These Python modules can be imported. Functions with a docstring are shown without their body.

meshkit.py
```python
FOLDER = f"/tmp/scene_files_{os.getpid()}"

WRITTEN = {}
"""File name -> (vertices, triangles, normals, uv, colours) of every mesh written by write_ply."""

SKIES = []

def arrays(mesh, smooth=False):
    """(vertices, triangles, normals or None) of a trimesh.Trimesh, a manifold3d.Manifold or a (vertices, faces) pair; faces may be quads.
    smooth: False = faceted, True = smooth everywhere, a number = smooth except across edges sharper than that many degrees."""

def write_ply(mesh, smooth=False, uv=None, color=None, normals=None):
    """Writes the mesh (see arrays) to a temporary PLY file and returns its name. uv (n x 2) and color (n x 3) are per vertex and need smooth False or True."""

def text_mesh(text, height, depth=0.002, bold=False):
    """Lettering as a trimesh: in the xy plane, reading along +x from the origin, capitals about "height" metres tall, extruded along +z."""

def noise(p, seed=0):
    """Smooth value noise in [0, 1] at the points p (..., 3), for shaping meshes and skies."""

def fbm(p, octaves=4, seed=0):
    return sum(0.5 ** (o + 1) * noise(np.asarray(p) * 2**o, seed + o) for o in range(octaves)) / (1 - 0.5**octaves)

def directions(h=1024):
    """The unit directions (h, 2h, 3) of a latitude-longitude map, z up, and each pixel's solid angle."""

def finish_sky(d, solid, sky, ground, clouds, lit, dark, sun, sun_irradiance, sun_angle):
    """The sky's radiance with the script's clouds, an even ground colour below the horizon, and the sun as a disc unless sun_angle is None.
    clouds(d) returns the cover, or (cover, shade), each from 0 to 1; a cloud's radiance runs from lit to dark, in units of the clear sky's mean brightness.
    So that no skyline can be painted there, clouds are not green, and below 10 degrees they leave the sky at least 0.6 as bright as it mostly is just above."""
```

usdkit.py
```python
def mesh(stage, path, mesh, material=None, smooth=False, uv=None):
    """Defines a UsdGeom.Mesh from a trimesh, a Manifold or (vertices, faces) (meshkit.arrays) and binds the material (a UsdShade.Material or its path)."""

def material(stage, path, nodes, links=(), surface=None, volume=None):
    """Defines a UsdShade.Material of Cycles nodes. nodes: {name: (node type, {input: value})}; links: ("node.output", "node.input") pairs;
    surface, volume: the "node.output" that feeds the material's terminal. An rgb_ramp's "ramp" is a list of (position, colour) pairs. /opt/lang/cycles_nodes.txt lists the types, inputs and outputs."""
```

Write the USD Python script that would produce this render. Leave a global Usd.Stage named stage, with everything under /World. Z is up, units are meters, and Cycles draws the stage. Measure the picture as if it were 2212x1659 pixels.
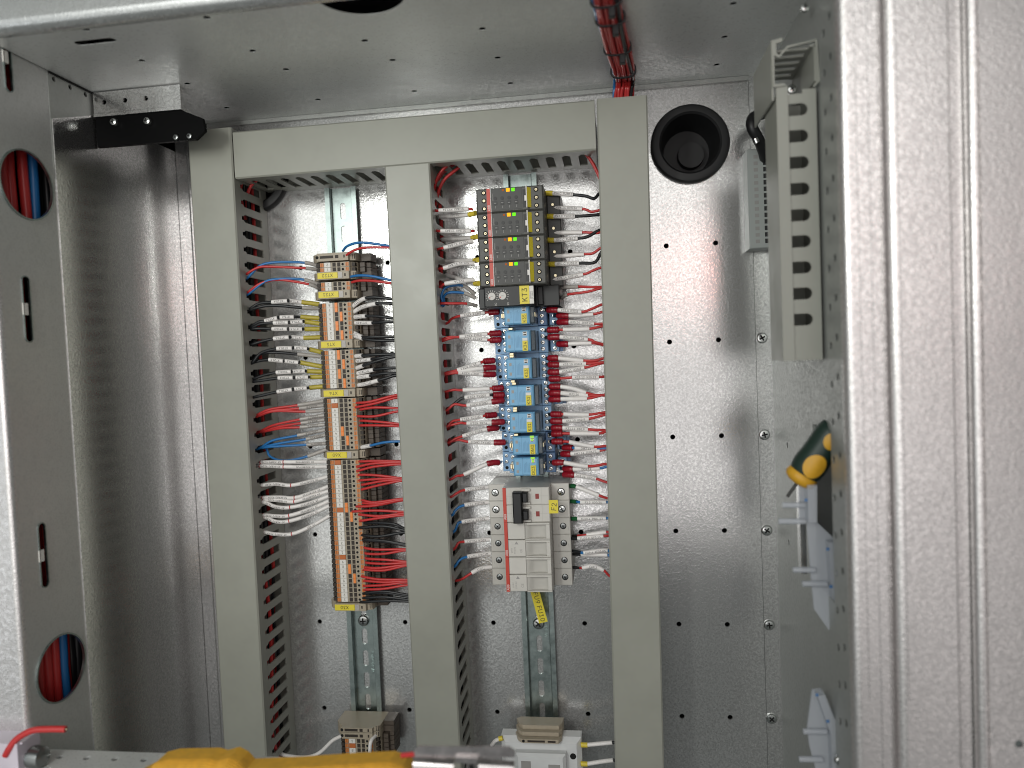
import math, random
import numpy as np, trimesh
from shapely.geometry import Polygon, Point, box as sbox
from shapely import affinity
import usdkit, meshkit
from pxr import Usd, UsdGeom, UsdLux, UsdShade, Gf, Sdf

stage = Usd.Stage.CreateInMemory()
UsdGeom.Xform.Define(stage, '/World'); UsdGeom.Scope.Define(stage, '/World/Looks')
rng = random.Random(7)
MM = 0.001

# ------------------------------------------------------------------ camera
# world: x right, z up, the mounting plate is the plane y = 0, heights h towards the viewer are -y; millimetres in the builders
CAM = np.array([339.286, -791.933, 294.611])
ROT = np.array([[0.99026380, 0.13266519, -0.04216096], [-0.03633210, -0.04605571, -0.99827794], [-0.13437848, 0.99009031, -0.04078730]])
cam = UsdGeom.Camera.Define(stage, '/World/Camera')
cam.CreateFocalLengthAttr(26.0); cam.CreateHorizontalApertureAttr(26.0 * 2212 / 1600); cam.CreateVerticalApertureAttr(26.0 * 1659 / 1600)
cam.CreateClippingRangeAttr(Gf.Vec2f(0.02, 100))
cam.CreateFStopAttr(3.0); cam.CreateFocusDistanceAttr(0.75); cam.CreateExposureAttr(-0.08)
_m = np.eye(4); _m[0, :3] = ROT[0]; _m[1, :3] = -ROT[1]; _m[2, :3] = -ROT[2]; _m[3, :3] = CAM * MM
cam.AddTransformOp().Set(Gf.Matrix4d(_m.tolist()))

def ray(u, v): return ROT.T @ np.array([(u - 1106) / 1600, (v - 829.5) / 1600, 1.0])
def at(u, v, h): d = ray(u, v); return CAM + d * ((-h - CAM[1]) / d[1])      # measured point at height h over the plate
def atz(u, v, z): d = ray(u, v); return CAM + d * ((z - CAM[2]) / d[2])
def atx(u, v, x): d = ray(u, v); return CAM + d * ((x - CAM[0]) / d[0])

# ------------------------------------------------------------------ light: the room in front of the cabinet
def mat_plain(name, nodes, links, surface): return usdkit.material(stage, '/World/Looks/' + name, nodes, links, surface=surface)
dome_mat = mat_plain('room_ambient', {'b': ('background_shader', {'color': (0.90, 1.0, 0.97), 'strength': 0.09})}, [], 'b.background')
dome = UsdLux.DomeLight.Define(stage, '/World/room_ambient_light')
UsdShade.MaterialBindingAPI.Apply(dome.GetPrim()).Bind(dome_mat)
def lamp(name, x0, x1, z0, z1, y, color, radiance):
    """a bright opening of the room (window, lit wall or ceiling lamp) as a rectangle facing the cabinet"""
    l = UsdLux.RectLight.Define(stage, '/World/' + name)
    l.CreateWidthAttr((x1 - x0)); l.CreateHeightAttr((z1 - z0)); l.CreateNormalizeAttr(False)
    l.CreateColorAttr(Gf.Vec3f(*color)); l.CreateIntensityAttr(radiance)
    m = np.eye(4); m[0, :3] = (-1, 0, 0); m[1, :3] = (0, 0, 1); m[2, :3] = (0, -1, 0); m[3, :3] = ((x0 + x1) / 2, y, (z0 + z1) / 2)   # local -z looks along +y
    l.AddTransformOp().Set(Gf.Matrix4d(m.tolist()))
def mirrored(u, v, Y, h=0):
    p, d = at(u, v, h), ray(u, v); q = p + d * np.array([1, -1, 1]) * ((Y - h) / d[1]); return q[0] * MM, q[2] * MM
def room_light(name, u0, u1, v0, v1, color, radiance, Y=1600, h=0):
    a, b = mirrored(u0, (v0 + v1) / 2, Y, h), mirrored(u1, (v0 + v1) / 2, Y, h); t, c = mirrored((u0 + u1) / 2, v0, Y, h), mirrored((u0 + u1) / 2, v1, Y, h)
    lamp(name, a[0], b[0], c[1], t[1], -Y * MM, color, radiance)
room_light('room_light_left', 440, 1150, 0, 720, (0.985, 1.0, 0.965), 1.75, 1600)
room_light('room_light_middle', 440, 1150, 720, 1250, (0.985, 1.0, 0.965), 0.95, 1600)
room_light('room_light_low', 440, 1150, 1250, 1458, (0.97, 1.0, 0.98), 0.32, 1600)
room_light('room_light_right', 1150, 1800, 0, 700, (1.0, 0.985, 0.955), 1.75, 1620)
room_light('room_light_near_right', 1150, 1800, 700, 1134, (1.0, 0.965, 0.95), 1.1, 1620)
room_light('room_light_core', 1010, 1320, 760, 1125, (1.0, 0.98, 0.97), 1.1, 1580)
room_light('room_light_window', -400, 62, 100, 1560, (0.93, 0.98, 1.0), 1.3, 1630, 248)
room_light('room_light_side', 1835, 2350, 0, 1800, (1.0, 0.925, 0.91), 0.52, 1640, 250)
room_light('red_signal_lamp', 1465, 1540, 545, 620, (1.0, 0.2, 0.15), 4.5, 1570)
room_light('red_signal_glow', 2010, 2230, 470, 800, (1.0, 0.3, 0.25), 0.22, 1560, 250)
lamp('work_lamp', -0.130, -0.055, 0.400, 0.640, -1.0, (0.98, 1.0, 0.94), 50)

# ------------------------------------------------------------------ materials
M = {}
def simple(name, color, rough=0.5, metal=0.0, **kw):
    M[name] = mat_plain(name, {'p': ('principled_bsdf', dict(base_color=color, roughness=rough, metallic=metal, **kw))}, [], 'p.BSDF')
def noisy(name, color, rough, scale, amount, bump=0.0, metal=0.0, bump_scale=None, spread=0.06, **kw):
    """plain stuff whose tone and gloss vary a little"""
    c = np.array(color)
    nodes = {'g': ('geometry', {}), 'n': ('noise_texture', {'scale': scale, 'detail': 4.0, 'roughness': 0.6}),
             'r': ('rgb_ramp', {'ramp': [(0.3, tuple(c * (1 - amount))), (0.7, tuple(np.minimum(c * (1 + amount), 1)))]}),
             'q': ('map_range', {'from_min': 0.3, 'from_max': 0.7, 'to_min': rough - spread, 'to_max': rough + spread, 'clamp': True}),
             'p': ('principled_bsdf', dict(metallic=metal, **kw))}
    links = [('g.position', 'n.vector'), ('n.fac', 'r.fac'), ('n.fac', 'q.value'), ('r.color', 'p.base_color'), ('q.result', 'p.roughness')]
    if bump:
        nodes['m'] = ('noise_texture', {'scale': bump_scale or scale, 'detail': 2.0, 'roughness': 0.5, 'distortion': 0.6})
        nodes['b'] = ('bump', {'strength': bump, 'distance': 0.001, 'use_object_space': False})
        links += [('g.position', 'm.vector'), ('m.fac', 'b.height'), ('b.normal', 'p.normal')]
    M[name] = mat_plain(name, nodes, links, 'p.BSDF')
def zinc(name, color, rough, spangle, bump, scale, metal=1.0):
    """galvanised sheet: crystal mottle in tone and gloss, slight orange peel"""
    c = np.array(color)
    nodes = {'g': ('geometry', {}), 'n': ('noise_texture', {'scale': scale, 'detail': 1.5, 'roughness': 0.5, 'distortion': 0.9}), 'l': ('noise_texture', {'scale': 9.0, 'detail': 3.0}),
             'r': ('rgb_ramp', {'ramp': [(0.36, tuple(c * (1 - spangle))), (0.5, tuple(c)), (0.66, tuple(np.minimum(c * (1 + spangle), 1)))]}),
             'lr': ('map_range', {'from_min': 0.3, 'from_max': 0.7, 'to_min': 0.95, 'to_max': 1.05, 'clamp': True}), 'mx': ('mix_color', {'blend_type': 'multiply', 'fac': 1.0}),
             'q': ('map_range', {'from_min': 0.36, 'from_max': 0.66, 'to_min': rough * 1.3, 'to_max': rough * 0.8, 'clamp': True}),
             'b': ('bump', {'strength': bump, 'distance': 0.001}), 'p': ('principled_bsdf', dict(metallic=metal))}
    links = [('g.position', 'n.vector'), ('g.position', 'l.vector'), ('n.fac', 'r.fac'), ('n.fac', 'q.value'), ('l.fac', 'lr.value'), ('r.color', 'mx.a'), ('lr.result', 'mx.b'), ('mx.result', 'p.base_color'), ('q.result', 'p.roughness'), ('n.fac', 'b.height'), ('b.normal', 'p.normal')]
    M[name] = mat_plain(name, nodes, links, 'p.BSDF')
zinc('zinc_plate', (0.62, 0.615, 0.61), 0.16, 0.17, 0.12, 460, 0.78)
zinc('zinc_panel', (0.84, 0.83, 0.825), 0.15, 0.16, 0.12, 440, 0.97)
zinc('zinc_bend', (0.60, 0.61, 0.61), 0.24, 0.15, 0.12, 300, 0.8)
zinc('zinc_ceiling', (0.74, 0.755, 0.745), 0.36, 0.05, 0.05, 400, 0.5)
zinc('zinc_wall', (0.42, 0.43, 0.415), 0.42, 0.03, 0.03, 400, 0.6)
zinc('zinc_post', (0.58, 0.585, 0.575), 0.40, 0.06, 0.05, 400, 0.6)
zinc('zinc_front', (0.72, 0.695, 0.69), 0.32, 0.10, 0.20, 340, 0.85)
noisy('rail_zinc', (0.36, 0.42, 0.41), 0.30, 90, 0.06, metal=1.0)
noisy('duct_plastic', (0.295, 0.298, 0.258), 0.36, 30, 0.035, bump=0.02, bump_scale=1500, spread=0.04)
noisy('duct_pale', (0.28, 0.282, 0.25), 0.40, 30, 0.03)
simple('black_plastic', (0.008, 0.008, 0.009), 0.45); simple('black_gloss', (0.002, 0.002, 0.0022), 0.45, specular_ior_level=0.06); simple('black_rubber', (0.008, 0.008, 0.009), 0.55); simple('dark_hole', (0.004, 0.004, 0.004), 0.9)
noisy('terminal_beige', (0.36, 0.31, 0.235), 0.45, 200, 0.08); noisy('terminal_brown', (0.085, 0.065, 0.05), 0.5, 150, 0.2)
simple('jumper_orange', (0.85, 0.26, 0.06), 0.4); noisy('lever_orange', (0.55, 0.19, 0.05), 0.45, 400, 0.15); simple('slot_brown', (0.028, 0.02, 0.014), 0.6)
simple('marker_white', (0.72, 0.70, 0.66), 0.5); simple('marker_orange', (0.48, 0.13, 0.03), 0.5)
simple('label_yellow', (0.72, 0.60, 0.04), 0.42); simple('ink', (0.015, 0.015, 0.015), 0.6); simple('ink_grey', (0.10, 0.09, 0.05), 0.6); simple('ink_white', (0.75, 0.72, 0.7), 0.5); simple('ink_red', (0.45, 0.02, 0.02), 0.5)
simple('wire_red', (0.52, 0.035, 0.035), 0.36); simple('wire_blue', (0.02, 0.16, 0.42), 0.36); simple('wire_black', (0.014, 0.015, 0.017), 0.38)
noisy('sleeve_white', (0.78, 0.75, 0.73), 0.4, 300, 0.05); noisy('sleeve_clear', (0.40, 0.375, 0.35), 0.3, 200, 0.08); noisy('sleeve_yellow', (0.44, 0.36, 0.05), 0.4, 250, 0.1)
simple('ferrule_yellow', (0.66, 0.52, 0.05), 0.4); simple('ferrule_green', (0.01, 0.10, 0.03), 0.4); noisy('crimp_red', (0.26, 0.008, 0.018), 0.3, 300, 0.2); simple('ferrule_white', (0.75, 0.74, 0.74), 0.4)
simple('steel', (0.62, 0.63, 0.62), 0.2, 1.0); simple('brass', (0.60, 0.52, 0.36), 0.25, 1.0); simple('steel_dark', (0.25, 0.26, 0.26), 0.3, 1.0)
noisy('breaker_white', (0.56, 0.54, 0.50), 0.38, 60, 0.03); noisy('breaker_grey', (0.46, 0.445, 0.41), 0.4, 60, 0.03); simple('strip_red', (0.52, 0.05, 0.03), 0.4); simple('flag_red', (0.25, 0.03, 0.025), 0.4)
noisy('module_grey', (0.066, 0.066, 0.06), 0.45, 120, 0.06); simple('module_dark', (0.038, 0.038, 0.036), 0.45); simple('module_black', (0.011, 0.012, 0.013), 0.45); simple('dial_white', (0.6, 0.58, 0.55), 0.5)
noisy('socket_blue', (0.25, 0.43, 0.66), 0.36, 200, 0.08); simple('relay_blue', (0.17, 0.40, 0.62), 0.3); simple('relay_print', (0.10, 0.27, 0.46), 0.35); simple('smoke_clear', (0.07, 0.09, 0.11), 0.12, alpha=0.75)
simple('socket_navy', (0.08, 0.17, 0.34), 0.3); simple('window_grey', (0.30, 0.29, 0.28), 0.3)
for n, c, s in (('led_amber', (1.0, 0.42, 0.02), 1.7), ('led_green', (0.18, 1.0, 0.02), 1.3), ('led_orange', (0.9, 0.25, 0.08), 0.45), ('led_relay', (0.45, 0.9, 0.12), 0.9)):
    M[n] = mat_plain(n, {'e': ('emission', {'color': c, 'strength': s})}, [], 'e.emission')
M['acrylic'] = mat_plain('acrylic', {'t': ('transparent_bsdf', {'color': (0.86, 0.88, 0.91)}), 'd': ('principled_bsdf', {'base_color': (0.54, 0.56, 0.60), 'roughness': 0.12}), 'x': ('mix_closure', {'fac': 0.5})}, [('t.BSDF', 'x.closure1'), ('d.BSDF', 'x.closure2')], 'x.closure')
simple('driver_green', (0.012, 0.03, 0.022), 0.45); noisy('driver_yellow', (0.62, 0.33, 0.02), 0.5, 200, 0.06); noisy('tool_yellow', (0.66, 0.36, 0.035), 0.6, 160, 0.12, bump=0.06, bump_scale=500)
simple('lilac_white', (0.60, 0.55, 0.62), 0.4); simple('pcb_grey', (0.33, 0.35, 0.34), 0.4); noisy('lock_zinc', (0.45, 0.42, 0.42), 0.25, 60, 0.15, metal=1.0); noisy('white_plastic', (0.60, 0.61, 0.61), 0.4, 60, 0.04)

# ------------------------------------------------------------------ mesh helpers (millimetres: x, h, z)
class MB:
    def __init__(self): self.v, self.f, self.n = [], [], 0
    def add(self, v, f):
        self.v.append(np.asarray(v, float)); self.f.append(np.asarray(f, int) + self.n); self.n += len(v); return self
    def tm(self, m): return self.add(m.vertices, m.faces)
    def box(self, x0, x1, h0, h1, z0, z1, c=0.0):
        """a block from height h0 to h1 over the plate; c chamfers its front edges"""
        if c <= 0:
            v = [(x, -h, z) for h in (h0, h1) for x, z in ((x0, z0), (x1, z0), (x1, z1), (x0, z1))]
            return self.add(v, _quads(((0, 1, 2, 3), (4, 7, 6, 5), (0, 4, 5, 1), (1, 5, 6, 2), (2, 6, 7, 3), (3, 7, 4, 0))))
        v = []
        for h, k in ((h0, 0), (h1 - c, 0), (h1, c)): v += [(x, -h, z) for x, z in ((x0 + k, z0 + k), (x1 - k, z0 + k), (x1 - k, z1 - k), (x0 + k, z1 - k))]
        q = [(0, 1, 2, 3), (8, 11, 10, 9)]
        for a in (0, 4): q += [(a + i, a + 4 + i, a + 4 + (i + 1) % 4, a + (i + 1) % 4) for i in range(4)]
        return self.add(v, _quads(q))
    def cyl(self, x, z, h0, h1, r, n=14, r1=None):
        r1 = r if r1 is None else r1; a = np.arange(n) * 2 * math.pi / n
        v = [(x + r * math.cos(t), -h0, z + r * math.sin(t)) for t in a] + [(x + r1 * math.cos(t), -h1, z + r1 * math.sin(t)) for t in a] + [(x, -h1, z)]
        f = []
        for i in range(n):
            j = (i + 1) % n; f += [(i, j, n + j), (i, n + j, n + i), (n + i, n + j, 2 * n)]
        return self.add(v, [(a_, c_, b_) for a_, b_, c_ in f])
    def poly(self, shape, h0, h1):
        """a flat shape in (x, z), extruded from height h0 to h1"""
        for g in getattr(shape, 'geoms', [shape]):
            m = trimesh.creation.extrude_polygon(g, h1 - h0, engine='earcut'); v = m.vertices
            self.add(np.stack([v[:, 0], -(h0 + v[:, 2]), v[:, 1]], 1), m.faces)      # (x, z, t) -> (x, -h, z): a rotation, so faces keep their sense
        return self
    def profile_z(self, pts, z0, z1):
        """a closed outline in (x, h), extruded along z"""
        m = trimesh.creation.extrude_polygon(Polygon(pts), z1 - z0, engine='earcut'); v = m.vertices
        return self.add(np.stack([v[:, 0], -v[:, 1], z0 + v[:, 2]], 1), m.faces[:, ::-1])
    def plane_x(self, shape, x0, x1):
        """a flat shape in (h, z), extruded along x"""
        for g in getattr(shape, 'geoms', [shape]):
            m = trimesh.creation.extrude_polygon(g, x1 - x0, engine='earcut'); v = m.vertices
            self.add(np.stack([x0 + v[:, 2], -v[:, 0], v[:, 1]], 1), m.faces[:, ::-1])
        return self
    def plane_z(self, shape, z0, z1):
        """a flat shape in (x, h), extruded along z"""
        for g in getattr(shape, 'geoms', [shape]):
            m = trimesh.creation.extrude_polygon(g, z1 - z0, engine='earcut'); v = m.vertices
            self.add(np.stack([v[:, 0], -v[:, 1], z0 + v[:, 2]], 1), m.faces[:, ::-1])
        return self
    def tube(self, pts, r, n=8, caps=True):
        p = np.asarray(pts, float); t = np.gradient(p, axis=0); t /= np.linalg.norm(t, axis=1, keepdims=True) + 1e-9
        ref = np.array([0, 1.0, 0.02]); a = np.cross(t, ref); a /= np.linalg.norm(a, axis=1, keepdims=True) + 1e-9; b = np.cross(t, a)
        rr = np.broadcast_to(np.asarray(r, float), (len(p),)); ang = np.arange(n) * 2 * math.pi / n
        v = p[:, None] + rr[:, None, None] * (np.cos(ang)[None, :, None] * a[:, None] + np.sin(ang)[None, :, None] * b[:, None])
        f = []
        for i in range(len(p) - 1):
            for j in range(n):
                k = (j + 1) % n; f += [(i * n + j, (i + 1) * n + k, i * n + k), (i * n + j, (i + 1) * n + j, (i + 1) * n + k)]
        v = v.reshape(-1, 3); f = np.array(f)[:, ::-1]
        if caps:
            e = (len(p) - 1) * n; v = np.vstack([v, p[0], p[-1]]); c0, c1 = len(v) - 2, len(v) - 1
            f = np.vstack([f, [(c0, (j + 1) % n, j) for j in range(n)], [(c1, e + j, e + (j + 1) % n) for j in range(n)]])
        return self.add(v, f)
    def text(self, s, x, z, h, height, rot=0.0, thick=0.12, anchor=(0.5, 0.5), width=None):
        m = _text(s); v = m.vertices.copy(); lo, hi = v.min(0), v.max(0)
        k = height; w = (hi[0] - lo[0]) * k; sx = k if width is None else k * width / w
        px = (v[:, 0] - lo[0] - anchor[0] * (hi[0] - lo[0])) * sx; pz = (v[:, 1] - anchor[1] * 1.0) * k
        c, s_ = math.cos(rot), math.sin(rot)
        return self.add(np.stack([x + px * c - pz * s_, -(h + v[:, 2] * thick), z + px * s_ + pz * c], 1), m.faces)
    def mesh(self):
        v, f = np.vstack(self.v), np.vstack(self.f); return trimesh.Trimesh(v * MM, f, process=False)
def _quads(q): return [t for a in q for t in ((a[0], a[1], a[2]), (a[0], a[2], a[3]))]
_TEXT = {}
def _text(s):
    if s not in _TEXT:
        m = meshkit.text_mesh(s, 1.0, 1.0); _TEXT[s] = m
    return _TEXT[s]

_used = {}
def path_for(name, parent):
    key = (str(parent), name); k = _used.get(key, 0); _used[key] = k + 1
    return f'{parent}/{name}' + (f'_{k:03d}' if k else '')
def tag(p, label=None, cat=None, group=None, kind=None):
    for k, v in (('label', label), ('category', cat), ('group', group), ('kind', kind)):
        if v: p.SetCustomDataByKey(k, v)
    return p
def thing(name, label, cat, loc=(0, 0, 0), tilt=0.0, group=None):
    """an Xform at the thing's base; loc = (x, h, z) in millimetres, tilt in degrees in the plate's plane"""
    x = UsdGeom.Xform.Define(stage, path_for(name, '/World')); x.AddTranslateOp().Set(Gf.Vec3d(loc[0] * MM, -loc[1] * MM, loc[2] * MM))
    if tilt: x.AddRotateYOp().Set(tilt)
    return tag(x.GetPrim(), label, cat, group)
def obj(name, mb, mat, parent=None, smooth=30, label=None, kind=None):
    p = usdkit.mesh(stage, path_for(name, parent.GetPath() if parent else '/World'), mb.mesh(), M[mat], smooth=smooth).GetPrim()
    return tag(p, label, None, None, kind)
def slot(cx, cy, w, h):
    r = min(w, h) / 2
    from shapely.geometry import LineString
    return LineString([(cx - (w / 2 - r), cy - (h / 2 - r)), (cx + (w / 2 - r), cy + (h / 2 - r))]).buffer(r, 6) if abs(w - h) > 1e-6 else Point(cx, cy).buffer(r, 8)
def cross_screw(parent, x, z, h, r, mat='steel', name='screw', depth=1.5):
    m = MB(); prof = [(r, 0), (r, depth * 0.45), (r * 0.8, depth * 0.85), (r * 0.45, depth)]
    for (ra, ha), (rb, hb) in zip(prof, prof[1:]):
        m.cyl(x, z, h + ha, h + hb, ra, 14, rb)
    s = obj(name, m, mat, parent, smooth=40)
    a = rng.uniform(0, 1.5); g = MB()
    for k in (0, math.pi / 2):
        w = r * 0.13; L = r * 0.55; c, sn = math.cos(a + k), math.sin(a + k)
        g.poly(Polygon([(x + L * c - w * sn, z + L * sn + w * c), (x - L * c - w * sn, z - L * sn + w * c), (x - L * c + w * sn, z - L * sn - w * c), (x + L * c + w * sn, z + L * sn - w * c)]), h + depth - 0.1, h + depth + 0.08 + 0.04 * (k > 0))
    return s, g, a
def screw(parent, x, z, h, r, mat='steel', name='screw', depth=1.5):
    s, g, a = cross_screw(parent, x, z, h, r, mat, name, depth)
    if str(s.GetPath()).count('/') <= 4: obj('cross_recess', g, 'dark_hole', s, smooth=False)
    return s

exec_order = []
# ================================================================== the cabinet
cab = thing('electrical_cabinet', 'galvanised sheet steel cabinet whose open inside holds the ducts and rails', 'cabinet')
holes = [Point(x, z).buffer(2.6, 6) for x in (0, 100, 200, 300, 400, 450) for z in (-100, 0, 100, 200, 300, 400)]
plate = sbox(-126.6, -190, 487, 572)
for p in holes: plate = plate.difference(p)
GR = ((427, 502, 31.0), (-47, 503, 31.0))
for x, z, r in GR: plate = plate.difference(Point(x, z).buffer(r, 16))
pl = obj('mounting_plate', MB().poly(plate, -2, 0), 'zinc_plate', cab, smooth=False)
es = obj('edge_strip', MB().poly(sbox(487.4, -190, 503, 572), -2, 0.0), 'zinc_plate', cab, smooth=False)
for k in range(5): screw(es, 493.3 - 0.3 * k, 300 - 100 * k, 0.0, 5.6, 'steel', depth=2.6)
obj('back_void', MB().box(-420, 720, -60, -50, -260, 700), 'dark_hole', cab, smooth=False)
# ceiling sheet, its notch at the left rear corner, its holes
ceil = Polygon([(-112, -6), (503, -6), (503, 242), (-152, 242), (-152, 118), (-112, 118)])
for u, v in ((186, 64), (447, 38), (307, 131), (546, 110), (788, 88), (1042, 62), (1300, 33), (405, 181), (618, 150), (848, 130), (1075, 125), (490, 233), (687, 215), (895, 197), (1103, 180), (1565, 80), (1548, 140), (1584, 8)):
    q = atz(u, v, 566); ceil = ceil.difference(Point(q[0], -q[1]).buffer(2.8, 6))
q = atz(206, 90, 566); ceil = ceil.difference(slot(q[0], -q[1], 36, 8))
q = atz(775, -14, 566); ceil = ceil.difference(Point(q[0], -q[1]).buffer(34, 14))
_a = np.linspace(0, math.pi / 2, 9); _o = [(242 + 10 * math.sin(t), 576 - 10 * math.cos(t)) for t in _a]; _i = [(242 + 8.4 * math.sin(t), 576 - 8.4 * math.cos(t)) for t in _a]
obj('front_bend', MB().plane_x(Polygon(_o + [(252, 660), (250.4, 660)] + _i[::-1]), -153, 503), 'zinc_bend', cab, smooth=40)
ce = obj('ceiling_plate', MB().plane_z(ceil, 566, 566.5), 'zinc_ceiling', cab, smooth=False)
obj('ceiling_lip', MB().box(-110, 487, 0.3, 3.5, 561.5, 565.8), 'zinc_wall', ce, smooth=False)
obj('roof', MB().box(-420, 720, -60, 420, 640, 642), 'zinc_wall', cab, smooth=False)
# corner rails with the 20 mm hole rows
r1 = sbox(-151, 545, -60, 565)
for x in (-139.5, -117.5, -95.5): r1 = r1.difference(Point(x, 555).buffer(2.3, 7))
obj('corner_rail', MB().poly(r1, 118, 120), 'zinc_panel', cab, smooth=False)
obj('rail_lip', MB().box(-151, -60, 104, 120.6, 541.5, 544.6), 'zinc_panel', cab, smooth=False)
sw = sbox(118, 470, 176, 640)
for h in (127.5, 148, 168.5): sw = sw.difference(Point(h, 561).buffer(2.3, 7))
obj('side_return', MB().box(-152, -130.2, -19, -17.5, -190, 560), 'zinc_plate', cab, smooth=False)
obj('corner_side_rail', MB().plane_x(sw, -155, -153), 'zinc_wall', cab, smooth=False)
obj('rail_gap', MB().box(-152.9, -151.4, 118, 176, 564.4, 565.9), 'dark_hole', cab, smooth=False)
# inner side panel, running from the post back to the mounting plate
spn = obj('side_panel', MB().plane_x(Polygon([(-50, -190), (174, -190), (174, 524), (117, 544.5), (-50, 544.5)]), -153.9, -152.4), 'zinc_panel', cab, smooth=False)
bend = [(-129.6, -18)] + [(-126.6 + 3 * math.cos(t), -3 + 3 * math.sin(t)) for t in np.linspace(math.pi, math.pi / 2, 6)] + [(-126.6, -1.6), (-128.1, -3), (-128.1, -18)]
obj('bent_edge', MB().profile_z(bend, -190, 560), 'zinc_plate', pl, smooth=50)
# left post with round and long holes, facing inwards
lp = sbox(174, -200, 243, 640)
for h, z, r in ((209, 457, 30), (207, 34, 29.5)): lp = lp.difference(Point(h, z).buffer(r, 20))
for h, z in ((218, 350), (219, 138), (221, 560)): lp = lp.difference(slot(h, z, 9, 57))
lpo = obj('left_post', MB().plane_x(lp, -155.2, -153.2), 'zinc_post', cab, smooth=False)
for h, z, r in ((209, 457, 30), (207, 34, 29.5)):
    obj('hole_rim', MB().plane_x(Point(h, z).buffer(r, 20).difference(Point(h, z).buffer(r - 1.3, 20)), -154.5, -151.9), 'rail_zinc', lpo, smooth=30)
for h, z in ((218, 350), (219, 138), (221, 560)):
    obj('hole_rim', MB().plane_x(slot(h, z, 9, 57).difference(slot(h, z, 7.4, 55.4)), -154.5, -152.4), 'rail_zinc', lpo, smooth=30)
    obj('latch_tab', MB().box(-166, -152.4, h - 0.5, h + 5.0, z - 5, z + 5, 0.4), 'marker_white', lpo)
arc = [(-153.2 - 5 + 5 * math.cos(a), 243 + 5 * math.sin(a)) for a in np.linspace(0, math.pi / 2, 6)]
obj('left_front_face', MB().profile_z(arc + [(-420, 248), (-420, 246), (-158.2, 246), (-155.2, 243)], -260, 640), 'zinc_front', cab, smooth=40)
obj('post_back', MB().box(-230, -226, -50, 243, -260, 640).box(-230, -156, 100, 104, -260, 640), 'dark_hole', cab, smooth=False)
# right wall with its tool opening, the hole strip in front of it and the bent front sheets
rw = sbox(-2, -260, 206, 640).difference(sbox(150, 92, 206.1, 226))
for u, v in ((1701, 962), (1722, 983), (1704, 1172)):
    q = atx(u, v, 503); rw = rw.difference(Point(-q[1], q[2]).buffer(2.9, 6))
obj('right_wall', MB().plane_x(rw, 503, 505), 'zinc_wall', cab, smooth=False)
obj('wall_pocket', MB().box(545, 548, 120, 240, 60, 260).box(505.2, 545, 120, 122, 60, 260).box(505.2, 545, 120, 240, 60, 62), 'zinc_wall', cab, smooth=False)
rs = sbox(206, -260, 241.4, 640)
for k in range(-9, 12):
    for h, dz in ((212, 0), (227, 6)):
        rs = rs.difference(Point(h, 262 + 28.6 * k + dz).buffer(2.9, 6))
obj('hole_strip', MB().plane_x(rs, 501.6, 502.2), 'zinc_wall', cab, smooth=False)
obj('strip_back', MB().box(506, 512, 207, 243, -260, 640), 'dark_hole', cab, smooth=False)
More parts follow.
